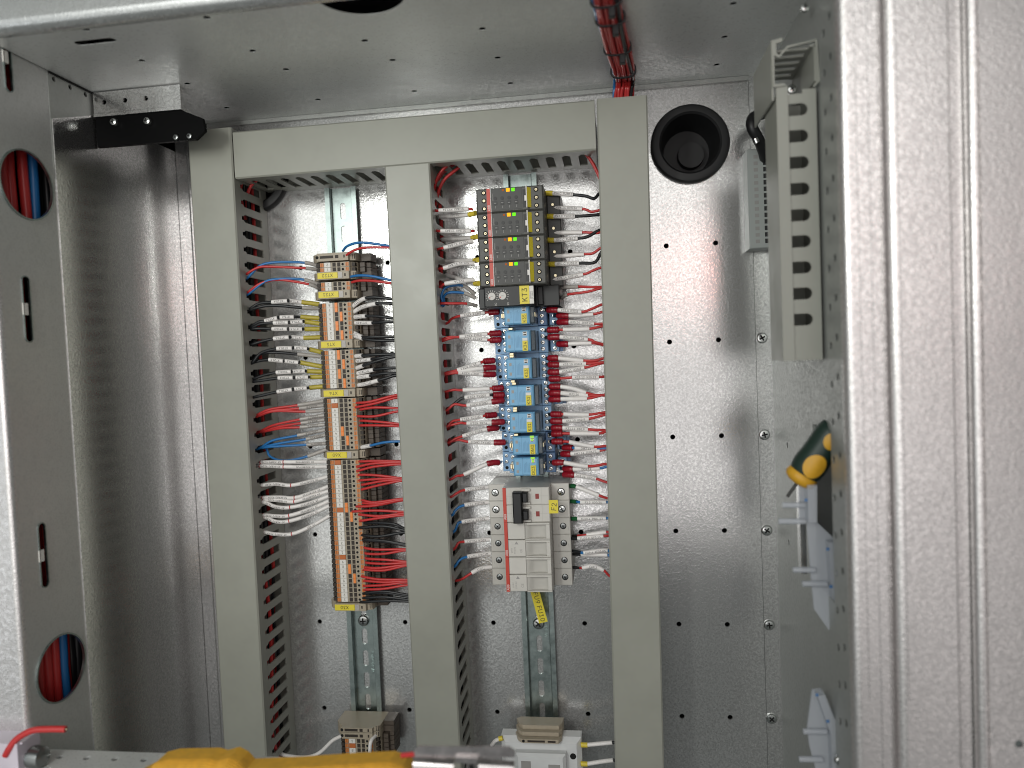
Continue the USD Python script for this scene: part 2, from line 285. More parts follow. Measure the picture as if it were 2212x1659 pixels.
def sheet(x0, x1, h, r, back=24):
    a = [(x0 + r - r * math.cos(t), h - r + r * math.sin(t)) for t in np.linspace(0, math.pi / 2, 8)]
    b = [(x0 + r - (r - 1.6) * math.cos(t), h - r + (r - 1.6) * math.sin(t)) for t in np.linspace(0, math.pi / 2, 8)]
    return [(x0, h - back)] + a + [(x1 - 1.5, h), (x1, h - 1.5), (x1, h - back), (x1 - 1.6, h - back), (x1 - 1.6, h - 1.8)] + b[::-1] + [(x0 + 1.6, h - back)]
obj('front_sheet', MB().profile_z(sheet(500.6, 526.8, 250, 6.0, 8), -260, 640), 'zinc_front', cab, smooth=40)
obj('front_sheet', MB().profile_z(sheet(530.2, 571.5, 250.5, 6.5, 9), -260, 640), 'zinc_front', cab, smooth=40)
fs = sbox(583, -260, 760, 640).difference(Point(608.5, 10.5).buffer(2.7, 8))
obj('front_sheet', MB().profile_z(sheet(583, 590, 250, 4.5, 7), -260, 640).poly(sbox(589.9, -260, 760, 640).difference(Point(608.5, 10.5).buffer(2.7, 8)), 248.2, 250.02), 'zinc_front', cab, smooth=40)
obj('front_groove', MB().box(527.2, 582.8, 230, 241.5, -260, 640), 'zinc_front', cab, smooth=False)
for x in (511, 519, 537): obj('scribe_line', MB().box(x, x + 0.35, 249.9, 250.62 if x > 530 else 250.1, 40 if x != 519 else -200, 640), 'steel_dark', cab, smooth=False)

# ================================================================== wiring ducts
def key_slots(z0, z1, pitch, h0=14, h1=55, w=8.2):
    out = []; z = z0
    while z < z1:
        out.append(Polygon([(h0, z - w / 2), (h1 - 3, z - w / 2), (h1, z - 2), (h1 + 8, z - 2), (h1 + 8, z + 2), (h1, z + 2), (h1 - 3, z + w / 2), (h0, z + w / 2)])); z += pitch
    return out
def duct(label, x0, x1, z0, z1, first, pitch=16.25, H=74, tilt=0.0, along='z'):
    """a slotted wiring duct: channel (base and two slotted walls) with a snapped-on cover; along 'x' lies on its side in the plane"""
    L = z1 - z0; w = x1 - x0
    t = thing('wiring_duct', label, 'wiring duct', ((x0 + x1) / 2, 0, (z0 + z1) / 2), tilt)
    wall = sbox(0.4, -L / 2, H - 6, L / 2)
    for s in key_slots(first - (z0 + z1) / 2, L / 2 - 6, pitch): wall = wall.difference(s)
    m = MB().plane_x(wall, -w / 2, -w / 2 + 1.5).plane_x(wall, w / 2 - 1.5, w / 2).box(-w / 2 + 1.6, w / 2 - 1.6, 0.4, 1.9, -L / 2, L / 2)
    e = [(-w / 2 - 1.2, H - 13), (-w / 2 - 1.2, H - 1.3), (-w / 2 + 0.2, H), (w / 2 - 0.2, H), (w / 2 + 1.2, H - 1.3), (w / 2 + 1.2, H - 13), (w / 2 + 0.1, H - 13), (w / 2 + 0.1, H - 2.2), (w / 2 - 0.6, H - 1.7), (-w / 2 + 0.6, H - 1.7), (-w / 2 - 0.1, H - 2.2), (-w / 2 - 0.1, H - 13)]
    c = MB().profile_z(e, -L / 2, L / 2)
    if along == 'x':
        for b in (m, c):
            for i, v in enumerate(b.v): b.v[i] = np.stack([v[:, 2], v[:, 1], -v[:, 0]], 1)
    obj('channel', m, 'duct_plastic', t, smooth=False); obj('cover', c, 'duct_plastic', t, smooth=35)
    return t
duct('left upright grey wiring duct beside the galvanised side panel', -81, -36, -190, 536, -186)
duct('middle upright grey wiring duct between the two rails', 127.2, 170.6, -190, 484.3, -184, tilt=-0.45 * 0.8)
duct('right upright grey wiring duct below the red cable bundle', 332, 377, -190, 532, -186, tilt=0.52)
tt = thing('wiring_duct', 'horizontal grey wiring duct joining the upright ducts along the top', 'wiring duct', (149.5, 0, 508), -0.1)
H, L = 74, 365.0
wall = sbox(0.4, -L / 2, H - 6, L / 2)
for s in key_slots(-L / 2 + 10, L / 2 - 6, 16.25): wall = wall.difference(s)
a, b = MB(), MB()
for z in (-22.4, 20.9):
    for g in [wall]:
        m = trimesh.creation.extrude_polygon(g, 1.5, engine='earcut'); v = m.vertices
        a.add(np.stack([v[:, 1], -v[:, 0], z + v[:, 2]], 1), m.faces)
a.box(-L / 2, L / 2, 0.4, 1.9, -20.6, 20.6)
e = [(-23.6, H - 13), (-23.6, H - 1.3), (-22.2, H), (22.2, H), (23.6, H - 1.3), (23.6, H - 13), (22.5, H - 13), (22.5, H - 2.2), (21.8, H - 1.7), (-21.8, H - 1.7), (-22.5, H - 2.2), (-22.5, H - 13)]
m = trimesh.creation.extrude_polygon(Polygon(e), L, engine='earcut'); v = m.vertices
b.add(np.stack([v[:, 2] - L / 2, -v[:, 1], v[:, 0]], 1), m.faces)
obj('channel', a, 'duct_plastic', tt, smooth=False); obj('cover', b, 'duct_plastic', tt, smooth=35)
# the small duct on the right wall: an upright run and a run going back to the plate
t = thing('side_duct', 'short grey slotted duct fixed upright on the right wall', 'wiring duct', (487, 192, 380), 0)
fw = sbox(-14, -100, 14, 107)
for k in range(9): fw = fw.difference(slot(-2.2, 92 - 20.05 * k, 19.5, 9.2))
fw = fw.difference(sbox(-14.1, 104, 4, 107.1))
obj('channel', MB().poly(fw, -1.6, 0).box(-12, 14, -42, -40.4, -100, 107).box(12.4, 14, -40.4, -1.7, -100, 107), 'duct_pale', t, smooth=False)
obj('cover', MB().box(-15.6, -14.2, -42, 0.6, -100, 104).box(-15.6, -7.0, 0.2, 1.4, -100, 110), 'duct_pale', t, smooth=False)
t = thing('side_duct', 'short open-ended grey duct running back along the right wall above the upright one', 'wiring duct', (485, 195, 507), 0)
f = [(-16.6, 17.4), (-8, 19), (-8.5, 16), (-13, 15), (-13, 8), (-11, 6), (-5, 12.5), (17, 15.5), (18, -16), (14, -20), (13, -19), (16.6, -15), (15.6, 14.2), (-4.4, 11), (-11, 4), (-14.6, 6.4), (-14.8, -15.6), (-8, -15.4), (-6, -17), (-16, -17.6)]
rim = Polygon(f).buffer(0)
obj('rim', MB().poly(rim, -2.2, 0), 'duct_pale', t, smooth=False)
cov = MB().box(-16.6, -15.2, -72, -2.3, -27, 17.2); obj('cover', cov, 'duct_pale', t, smooth=False)
fg = MB().box(12, 17, -72, -2.3, 11, 12.5).box(15, 16.6, -72, -2.3, -15, 12)
for k in range(5): fg.box(-11, 12, -14.0 * k - 15, -14.0 * k - 7.5, 11, 12.5)
obj('channel', fg, 'duct_pale', t, smooth=False)
screw(t, 7, -8, -40, 4, 'steel', depth=3)
screw(cab, 494.5, 548, 190, 3.5, 'steel', depth=3); screw(cab, 495.5, 568, 215, 3.5, 'steel', depth=3)

# ================================================================== rails
def rail(label, x, z0, z1, offs, screws, stamp):
    L = z1 - z0; zc = (z0 + z1) / 2
    t = thing('mounting_rail', label, 'rail', (x, 0, zc))
    w = sbox(-11.8, -L / 2, 11.8, L / 2)
    z = offs - zc
    while z < L / 2 - 8: 
        if z > -L / 2 + 8: w = w.difference(slot(0, z, 6.3, 18.0))
        z += 25.0
    m = MB().poly(w, 0.3, 1.3)
    for s in (-1, 1):
        p = [(s * 11.8, 0.3), (s * 13.2, 1.6), (s * 13.2, 6.6), (s * 17.6, 6.6), (s * 17.6, 7.7), (s * 12.4, 7.7), (s * 12.0, 7.0), (s * 12.0, 1.9), (s * 11.2, 1.3)]
        m.profile_z(p, -L / 2, L / 2)
    r = obj('rail_body', m, 'rail_zinc', t, smooth=25)
    for z in screws: screw(t, 0, z - zc, 1.3, 6.4, 'steel', depth=3.6)
    for z, hgt in stamp:
        k = MB().text('Weidmüller', 7.6, z - zc, 1.2, 3.4, rot=math.pi / 2, thick=0.5); obj('stamped_lettering', k, 'rail_zinc', t, smooth=False)
    return t
rail('left zinc mounting rail carrying the rows of beige terminals', 52.6, -190, 484, -191.0, (2.5,), ((-45, 0),))
rail('right zinc mounting rail carrying relays and breakers', 250.2, -190, 484, -197.0, (0.5,), ((-2, 0),))

# ================================================================== cable glands
for (x, z, r), nm in zip(GR, ('black round rubber cable gland right of the right duct', 'black rubber cable gland half hidden behind the left duct corner')):
    t = thing('cable_gland', nm, 'cable gland', (x, 0, z))
    p = [(30, -30), (30.6, 0.2), (39.6, 0.2), (39.8, 5), (38.4, 8.2), (36, 9), (31.5, 9), (29.5, 7), (24, -36), (0.01, -36), (0.01, -38), (26, -38)]
    rv = trimesh.creation.revolve(np.array(p), sections=48); v = rv.vertices
    obj('collar', MB().add(np.stack([v[:, 0], -v[:, 2], v[:, 1]], 1), rv.faces), 'black_rubber', t, smooth=35)
    obj('plug', MB().cyl(4, -4, -37, -26, 14, 28, 13.4), 'black_rubber', t, smooth=35)
# black bracket in the upper left corner
t = thing('corner_bracket', 'glossy black corner bracket with two screws above the side panel', 'bracket', (-60, 60, 530))
obj('bracket_body', MB().poly(Polygon([(-91, -17), (12, -17.5), (22, -10), (20, 2), (0, 11), (-91, 11)]), 54, 58), 'black_gloss', t, smooth=False); obj('bracket_arm', MB().box(-91, 0, 15, 53.9, 7, 11), 'black_gloss', t, smooth=False)
for x, z in ((-70, 5), (-35, 3)): screw(t, x, z, 58, 4.0, 'steel', depth=5)
for x in (-8, 6): screw(t, x, -14, 58, 3.0, 'steel_dark', depth=2)
# ================================================================== left row: terminals
ORD = ['topmost', 'second', 'third', 'fourth', 'fifth', 'sixth', 'seventh', 'eighth', 'ninth', 'tenth', 'eleventh', 'twelfth', 'thirteenth', 'fourteenth', 'fifteenth', 'sixteenth', 'seventeenth', 'eighteenth', 'nineteenth', 'twentieth']
TENS = {2: 'twenty', 3: 'thirty', 4: 'forty', 5: 'fifty'}
def nth(i):
    if i < 20: return ORD[i]
    n = i + 1
    return TENS[n // 10] + '-' + (['', 'first'] + ORD[1:9])[n % 10] if n % 10 else {30: 'thirtieth', 40: 'fortieth', 50: 'fiftieth'}[n]
XM = 48.5   # the marker column
BODY = [(-20, 8), (-20, 24), (-15.5, 35), (-9, 41.5), (-8, 44.2), (23.5, 44.2), (24.5, 41), (29, 34), (29.5, 8)]
def terminal(z, group_name, label, mark, orange_mark=False, j1=0, j2=0, w=4.9):
    t = thing('terminal_block', label, 'terminal block', (XM, 0, z), group=None)
    obj('housing', MB().profile_z(BODY, -w / 2, w / 2), 'terminal_beige', t, smooth=False)
    obj('foot', MB().profile_z([(29.6, 8), (29.6, 30), (31, 32), (36, 32), (36.4, 27), (40.5, 26), (41.5, 8)], -w / 2 + 0.2, w / 2 - 0.2), 'terminal_brown', t, smooth=False)
    obj('wire_entry', MB().box(-13.4, -9.6, 36, 42.1, -1.9, 1.9), 'slot_brown', t, smooth=False); obj('wire_entry', MB().box(24.9, 28.4, 33, 40.4, -1.8, 1.8), 'slot_brown', t, smooth=False)
    obj('lever', MB().box(-7.9, -6.4, 43, 45.0, -2.0, 2.0).box(-6.2, -4.4, 43, 44.7, -2.0, 2.0), 'lever_orange', t, smooth=False)
    obj('lever', MB().box(19.7, 20.9, 43, 44.9, -1.9, 1.9).box(21.2, 22.9, 43, 44.6, -1.9, 1.9), 'lever_orange', t, smooth=False)
    mk = obj('marker', MB().box(-3.5, 3.4, 43, 45.0, -2.42, 2.42, 0.2), 'marker_orange' if orange_mark else 'marker_white', t, smooth=False)
    if mark and not orange_mark: obj('number', MB().text(mark, 0, 0, 45.0, 2.5, rot=math.pi, thick=0.1), 'ink_grey', mk, smooth=False)
    for x0, x1, j in ((5.2, 8.9, j1), (10.4, 13.8, j2)):
        if j: obj('jumper', MB().box(x0 + 0.3, x1 - 0.3, 43, 45.2, -w / 2 - (0.1 if j > 1 else 0), w / 2, 0.3), 'jumper_orange', t, smooth=False)
        else: obj('jumper_slot', MB().box(x0, x1, 43.4, 44.3, -w / 2 + 0.35, w / 2 - 0.35), 'slot_brown', t, smooth=False)
    m = MB().cyl(16.4, 0, 43.5, 44.32, 1.35, 10); obj('test_hole', m, 'dark_hole', t, smooth=False)
    return t
def end_bracket(z, w, label, text, ink='ink_grey'):
    t = thing('end_bracket', label, 'end bracket', (XM, 0, z))
    obj('bracket_body', MB().profile_z([(-21, 8), (-21, 30), (-17, 36), (-11.5, 40), (-11, 45.5), (23, 45.5), (24, 42), (29, 40), (30, 36), (30, 8)], -w / 2 + 0.15, w / 2 - 0.15), 'terminal_beige', t, smooth=False)
    obj('foot', MB().box(30.1, 41.6, 8, 28, -w / 2 + 0.3, w / 2 - 0.3), 'terminal_brown', t, smooth=False)
    if text:
        lb = obj('label_strip', MB().box(-11, 11, 45.4, 46.3, -w / 2 + 1.0, w / 2 - 1.2, 0.2), 'label_yellow', t, smooth=False)
        obj('lettering', MB().text(text, 0, 0, 46.3, 3.4, rot=math.pi, thick=0.1), ink, lb, smooth=False)
        obj('clip', MB().box(11.3, 16, 45.4, 46.2, -w / 2 + 1.0, w / 2 - 1.2), 'sleeve_clear', t, smooth=False)
    else:
        obj('slot', MB().box(-7.6, 7, 45.2, 45.62, -1.4, 1.4).box(9, 12.6, 45.2, 45.62, -1.6, 1.6), 'slot_brown', t, smooth=False)
        obj('hole', MB().cyl(-12 + 1.4, 0, 45.2, 45.62, 1.7, 10), 'dark_hole', t, smooth=False)
    obj('slot', MB().box(18, 19.6, 45.2, 45.6, -1.5, 1.5).box(25.6, 26.6, 40.5, 41.2, -2.6, 2.6).box(27.8, 28.6, 40, 40.8, -2.6, 2.6), 'slot_brown', t, smooth=False)
def zrow(o, y): return at((900 + 1180 / 2.765) * .54861, (o + y / 2.765) * .54861, 45)[2]
def row(name, o, y0, y1, marks, oranges=(), j1=(), j2=()):
    n = len(marks)
    for i, mk in enumerate(marks):
        z = zrow(o, y0) + (zrow(o, y1) - zrow(o, y0)) * (i / max(n - 1, 1))
        lab = f'beige terminal block, {nth(i)} from the top in the {name} row'.replace('topmost from the top', 'topmost')
        if n == 2: lab = f'{["upper", "lower"][i]} beige terminal block just above the {name} label'
        terminal(z, name, lab, mk, i in oranges, 2 if i in j1 else 0, 2 if i in j2 else 0)
end_bracket(zrow(700, 858), 8.6, 'plain beige end bracket topping the left terminal row', '')
row('XT22', 700, 943, 997, ['2', '1']); end_bracket(zrow(700, 1060), 8.4, 'beige end bracket with yellow XT22 label', 'XT22')
row('XT21', 700, 1156, 1208, ['2', '1']); end_bracket(zrow(700, 1268), 8.6, 'beige end bracket with yellow XT21 label', 'XT21')
row('XT5', 700, 1385, 1740, list('87654321'), (), (0, 1, 4, 5), (2, 3, 6, 7)); end_bracket(zrow(1250, 291), 8.8, 'beige end bracket with yellow XT5 label', 'XT5')
row('XT4', 1250, 381, 746, list('87654321'), (), (0, 1, 4, 5), (2, 3, 6, 7)); end_bracket(zrow(1250, 824), 8.8, 'beige end bracket with yellow XT4 label', 'XT4')
row('X60', 1250, 908, 1420, ['1', '0'] + list('987654321'), (1,), (6, 7), (8, 9)); end_bracket(zrow(1250, 1497), 8.6, 'beige end bracket with yellow X60 label', 'X60')
row('X30', 1750, 197, 1690, (['0'] + list('987654321')) * 3, (0, 10, 20), (9, 10, 22, 23), (11, 12, 24, 25)); end_bracket(zrow(2300, 250), 8.4, 'beige end bracket with yellow X30 label at the foot of the row', 'X30', 'ink')

# ================================================================== right row: voltage monitors
XR = 250.2
for k in range(4):
    z1 = 453.6 - 23.45 * k; zc = z1 - 11.7; w2 = 11.6
    t = thing('voltage_monitor', f'dark grey monitoring relay with lit amber and green lamps, {nth(k)} of the four'.replace('topmost of', 'topmost of'), 'relay', (XR, 0, zc), group=None)
    obj('housing', MB().box(-34, 30.5, 4, 84, -w2, w2, 1.2), 'module_grey', t, smooth=False)
    obj('terminal_step', MB().box(-38.5, -34.1, 6, 60, -w2 + 0.5, w2 - 3, 0.8), 'module_dark', t, smooth=False); obj('terminal_step', MB().box(30.6, 44, 6, 46, -w2 + 0.3, w2 - 0.3, 0.8), 'module_dark', t, smooth=False)
    fp = obj('front_panel', MB().box(-19.2, 10, 83.8, 84.5, -9.6, 10.6), 'module_dark', t, smooth=False)
    st = obj('red_stripe', MB().box(-23.8, -20.4, 83.8, 84.7, -w2 + 0.3, w2 - 0.3), 'strip_red', t, smooth=False)
    obj('lettering', MB().text('ABB', -22.1, -7.2, 84.7, 2.1, rot=math.pi / 2, thick=0.1), 'ink_white', st, smooth=False)
    obj('edge_line', MB().box(-20.3, -19.8, 83.8, 84.6, -w2 + 0.3, w2 - 0.3), 'ink_white', t, smooth=False)
    for x, mname, r in ((-7.8, 'led_orange', 0.95), (-3.1, 'led_amber', 1.75), (1.9, 'led_green', 1.6)):
        obj('lamp', MB().box(x - r, x + r, 84.4, 85.1, 9.0 - r, 9.0 + r * 0.9, 0.5), mname, t, smooth=False)
    for i, x in enumerate((-15.6, -8.9, -2.2, 4.6)):
        kb = obj('knob', MB().cyl(x, 1.6, 84, 84.9, 1.7, 12), 'black_plastic', t, smooth=False)
        obj('knob_slot', MB().box(x - 1.7, x + 1.7, 84.4, 84.8, -4.8, -1.2).box(x - 0.2, x + 0.2, 84.5, 84.62, -7.6, -5.4), 'black_plastic' , t, smooth=False)
        obj('scale_mark', MB().box(x - 0.2, x + 0.2, 84.5, 84.7, -8, -5.6).box(x - 1.2, x + 0.9, 84.75, 84.95, -3.2, -2.7), 'window_grey', t, smooth=False)
    obj('small_print', MB().text('1SVR550', -18.1, 3, 84.5, 1.1, rot=math.pi / 2, thick=0.1), 'window_grey', t, smooth=False)
    obj('clip_window', MB().box(10.8, 14.4, 83.6, 84.2, -8.5, 8.5), 'black_plastic', t, smooth=False)
    obj('clip', MB().box(12.6, 15.0, 84, 85.6, -2.6, 2.4), 'ink_white', t, smooth=False)
    obj('tag_holder', MB().box(14.6, 15.4, 83.8, 89.5, -9.8, 11.2), 'ink_white', t, smooth=False)
    tg = obj('yellow_tag', MB().add([(15.5, -89, -9), (18.8, -84.3, -9), (18.8, -84.3, 9.6), (15.5, -89, 9.6), (15.5, -84, -9), (15.5, -84, 9.6)], [(0, 1, 2), (0, 2, 3), (0, 4, 1), (3, 2, 5)]), 'label_yellow', t, smooth=False)
    for i in range(3):
        z = 7.6 - 7.55 * i
        for x, h in ((-26.6, 84.0), (23.8, 84.0)):
            s = MB(); s.cyl(x, z, h - 0.2, h + 0.25, 2.3, 12); obj('terminal_hole', s, 'dark_hole', t, smooth=False)
            obj('terminal_screw', MB().cyl(x, z, h, h + 0.6, 1.65, 10, 1.2), 'brass', t, smooth=30)
            obj('screw_slot', MB().box(x - 0.5, x + 0.5, h + 0.4, h + 0.72, z - 0.5, z + 0.5), 'dark_hole', t, smooth=False)
    obj('terminal_screw', MB().cyl(36.3, -0.4, 46, 46.7, 1.9, 10, 1.4), 'brass', t, smooth=30)
# timer
t = thing('timer_relay', 'black timer relay with two white dials and yellow KT3 label', 'timer', (XR, 0, 350.6))
obj('housing', MB().box(-40.5, 40.5, 4, 58, -10.3, 10.3, 0.8).box(-31.5, 17.5, 58.1, 80, -10.2, 10.2, 1.2), 'module_black', t, smooth=False)
ribs = MB()
for k in range(3):
    ribs.box(19 + 7.2 * k, 24.6 + 7.2 * k, 57.8, 61 - 4 * k, -9, 9, 0.8)
obj('terminal_cover', ribs, 'black_plastic', t, smooth=False)
obj('front_panel', MB().box(-29.2, 3.4, 79.8, 80.5, -9.4, 8.6), 'module_black', t, smooth=False)
for x in (-23.5, -13):
    d = obj('dial', MB().cyl(x, 0.2, 80.3, 82.0, 4.0, 20, 3.6), 'dial_white', t, smooth=35)
    m = MB(); 
    for a in np.linspace(-0.6, 3.8, 12):
        c, s = math.cos(a), math.sin(a); m.poly(Polygon([(x + 4.6 * c - 0.22 * s, 0.2 + 4.6 * s + 0.22 * c), (x + 6.1 * c - 0.22 * s, 0.2 + 6.1 * s + 0.22 * c), (x + 6.1 * c + 0.22 * s, 0.2 + 6.1 * s - 0.22 * c), (x + 4.6 * c + 0.22 * s, 0.2 + 4.6 * s - 0.22 * c)]), 80.4, 80.62)
    obj('scale', m, 'dial_white', t, smooth=False)
    obj('pointer', MB().box(x - 2.6, x - 1.4, 81.9, 82.2, -1.6, -0.6), 'strip_red', d, smooth=False)
    obj('dial_slot', MB().box(x - 1.1, x + 1.1, 81.9, 82.2, -0.05, 0.45), 'window_grey', d, smooth=False)
obj('small_print', MB().text('2C', -20, -7.6, 80.5, 1.8, rot=math.pi / 2).text('2S', -8, -7.6, 80.5, 1.8, rot=math.pi / 2), 'dial_white', t, smooth=False)
lb = obj('label', MB().box(3.6, 12.9, 79.8, 80.8, -8.6, 8.9), 'label_yellow', t, smooth=False)
obj('lettering', MB().text('KT3', 8.4, 0.2, 80.8, 5.2, rot=math.pi / 2, thick=0.12), 'ink', lb, smooth=False)
wl = obj('white_label', MB().box(13.1, 17.2, 79.8, 80.7, -8.6, 8.4), 'marker_white', t, smooth=False)
obj('lettering', MB().text('1SVR405', 14.2, -0.5, 80.7, 1.2, rot=math.pi / 2).text('CT-ERS.2', 16, -0.5, 80.7, 1.2, rot=math.pi / 2), 'ink', wl, smooth=False)

# ================================================================== plug-in relays on their sockets
RELAYS = [('K35', 342.2, 322.0, 2, False), ('K34', 321.4, 294.6, 4, False), ('K33', 294.2, 267.6, 4, False), ('K32', 267.2, 240.8, 4, False), ('K31', 240.4, 214.4, 4, False), ('DM3', 213.6, 193.0, 2, True), ('DC3', 192.4, 172.0, 2, True)]
for name, z1, z0, poles, lit in RELAYS:
    zc, w2 = (z0 + z1) / 2, (z1 - z0) / 2; shift = {'K32': 1.2, 'K31': 1.0, 'DM3': 3.0, 'DC3': 3.0}.get(name, 0)
    t = thing('relay_socket', f'pale blue screw socket under the relay labelled {name}', 'relay socket', (XR + shift, 0, zc))
    obj('socket_body', MB().box(-30.5, -22.2, 3, 29, -w2, w2, 0.5).box(-22.0, -13, 3, 41, -w2, w2, 0.5).box(-12.8, 16, 3, 38, -w2, w2), 'socket_blue', t, smooth=False)
    obj('socket_end', MB().box(16.2, 25.6, 3, 41, -w2, w2, 0.5), 'socket_blue' if poles == 4 else 'socket_navy', t, smooth=False)
    rows = [w2 - 3.7 - 6.45 * i for i in range(4)] if poles == 4 else [w2 - 4.0, w2 - 10.3, w2 - 16.6]
    for i, z in enumerate(rows):
        if i < len(rows) - 1: screw(t, -26.4, z, 29, 1.9, 'steel', 'terminal_screw', 0.9)
        else: obj('hole', MB().cyl(-26.4, z, 28.8, 29.15, 1.8, 10), 'dark_hole', t, smooth=False)
        screw(t, -18.0, z, 41, 2.3, 'steel', 'terminal_screw', 1.0)
        screw(t, 20.6, z, 41, 2.2, 'steel', 'terminal_screw', 1.0)
    if poles == 2 or name in ('K34', 'K32'):
        rr = rows[1:] if poles == 2 else (rows[2:] if name == 'K34' else rows[3:])
        lo, hi = min(rr) - 3.2, max(rr) + 3.2
        obj('outer_step', MB().box(27.2, 36.4, 3, 30, lo, hi, 0.5), 'socket_blue', t, smooth=False)
        obj('side_wall', MB().box(36.6, 40, 3, 27, lo, hi), 'socket_navy', t, smooth=False)
        for z in rr: screw(t, 32, z, 30, 2.3, 'steel', 'terminal_screw', 1.0)
    # the relay itself
    r = thing('plug_in_relay', f'clear-cased light blue relay with yellow {name} label' + (' and lit green lamp' if lit else ''), 'relay', (XR + shift, 38, zc - (0 if poles == 2 else 1.2)))
    rw2 = w2 - (1.2 if poles == 2 else 3.0)
    obj('case', MB().box(-14.2, 11.0, 0.3, 30, -rw2, rw2, 1.4), 'relay_blue', r, smooth=False)
    obj('clear_end', MB().box(11.1, 16.0, 0.3, 29, -rw2 + 0.5, rw2 - 0.5, 1.0), 'smoke_clear', r, smooth=False)
    obj('seam', MB().box(-5.3, -4.9, 29.6, 30.15, -rw2, rw2).box(8.6, 9.0, 29.6, 30.15, -rw2, rw2), 'relay_print', r, smooth=False)
    for dz in (0.42, -0.5):
        obj('window', MB().box(-11.2, -8.8, 29.8, 30.2, dz * rw2 - 1.5, dz * rw2 + 1.5), 'window_grey', r, smooth=False)
    pr_ = MB()
    for i in range(5): pr_.box(-3.6 + 1.25 * i, -3.15 + 1.25 * i, 29.9, 30.12, -rw2 * 0.62, rw2 * (0.35 + 0.1 * (i % 3)))
    pr_.text('FINDER', -7.3, 0, 30.0, 1.5, rot=math.pi / 2)
    obj('small_print', pr_, 'relay_print', r, smooth=False)
    iw = obj('indicator_window', MB().box(3.6, 7.6, 29.8, 30.5, rw2 - 5.2, rw2 - 1.4), 'marker_white', r, smooth=False)
    obj('indicator', MB().box(4.2, 7.0, 30.4, 30.7, rw2 - 4.9, rw2 - 3.9).box(4.2, 7.0, 30.4, 30.7, rw2 - 2.6, rw2 - 1.7), 'ink', iw, smooth=False)
    if lit: obj('lamp', MB().box(3.4, 7.4, 30.0, 30.9, rw2 - 1.4, rw2 + 0.6, 0.4).box(4.6, 6.4, 30.72, 31.0, rw2 - 4.6, rw2 - 2.0, 0.2), 'led_relay', r, smooth=False)
    lb = obj('label', MB().box(2.9, 8.2, 29.8, 30.9, -rw2 + 0.6, -rw2 + 10.4), 'label_yellow', r, smooth=False)
    obj('lettering', MB().text(name, 5.6, -rw2 + 5.4, 30.9, 3.0, rot=math.pi / 2, thick=0.12), 'ink', lb, smooth=False)
    if poles == 4:
        obj('sticker', MB().box(3.0, 8.0, 29.8, 30.6, -rw2 + 10.6, -rw2 + 13.2), 'marker_white', r, smooth=False)
        for z in (rw2 + 0.6, -rw2 - 3.4): obj('retaining_clip', MB().box(-10.8, -6.4, 6, 28, z, z + 2.6, 0.4).box(-10.4, -6.8, 28.1, 29, z + 0.6, z + 1.2), 'brass', r, smooth=False)
    else:
        for x in (-17.8, 12.6): obj('retaining_clip', MB().box(x, x + 2.0, 6, 27, -2.2, 2.6, 0.4).box(x + 2.2, x + 4.2, 8, 28, -2.2, 2.6, 0.4), 'brass', r, smooth=False)

# ================================================================== breaker and fuse holders
ZB = 161.6
t = thing('circuit_breaker', 'white two-pole circuit breaker with black toggles and yellow F2 tag', 'circuit breaker', (XR, 0, ZB - 17.5))
for s in (1, -1):
    z0, z1 = (0.1, 17.4) if s > 0 else (-17.4, -0.1)
    obj('pole_body', MB().box(-41, -23.6, 3, 46, z0, z1, 0.6).box(-23.5, 23.2, 3, 67, z0, z1, 0.7).box(23.3, 41.6, 3, 47, z0, z1, 0.6), 'breaker_white', t, smooth=False)
    zc = (z0 + z1) / 2
    for x, h in ((-34.3, 46), (33.6, 47)):
        obj('screw_well', MB().cyl(x, zc, h - 0.4, h + 0.12, 3.9, 16), 'dark_hole', t, smooth=False); screw(t, x, zc, h - 0.3, 3.4, 'steel', 'terminal_screw', 1.3)
    obj('toggle', MB().box(-3.0, 2.2, 66.8, 75, zc - 4.8, zc + 4.4, 0.8), 'black_plastic', t, smooth=False)
    obj('rocker_frame', MB().box(-4.6, 4.4, 66.8, 69.5, zc + 5.2, zc + 7.6, 0.5).box(-4.6, 4.4, 66.8, 69.5, zc - 8, zc - 5.6, 0.5), 'breaker_white', t, smooth=False)
    obj('flag_window', MB().box(9.3, 12.8, 66.8, 67.4, zc - 2.8, zc + 2.2), 'flag_red', t, smooth=False)
    obj('panel_line', MB().box(15.4, 15.7, 66.9, 67.12, z0 + 0.7, z1 - 0.7).box(6.5, 22.6, 66.9, 67.1, zc - 0.15, zc + 0.15).box(-22, -14, 66.9, 67.1, zc - 0.15, zc + 0.15).box(-15, -14.8, 66.9, 67.1, z0 + 1, z1 - 1).box(-40.5, -24, 45.9, 46.1, zc - 6, zc - 5.85), 'breaker_grey', t, smooth=False)
obj('toggle_bar', MB().box(-12.4, -3.1, 66.8, 78, -16.5, 14.2, 1.2), 'black_plastic', t, smooth=False)
st = obj('red_stripe', MB().box(-23.4, -20.0, 66.8, 67.5, -17.4, 17.4), 'strip_red', t, smooth=False)
obj('lettering', MB().text('ABB', -21.7, -11.6, 67.5, 2.2, rot=math.pi / 2), 'ink_white', st, smooth=False)
lb = obj('tag', MB().box(22.4, 31.5, 67.2, 68.0, -8.6, 4.6), 'label_yellow', t, smooth=False)
obj('lettering', MB().text('F2', 27.4, -2, 68.0, 5.0, rot=math.pi / 2 - 0.12), 'ink_grey', lb, smooth=False)
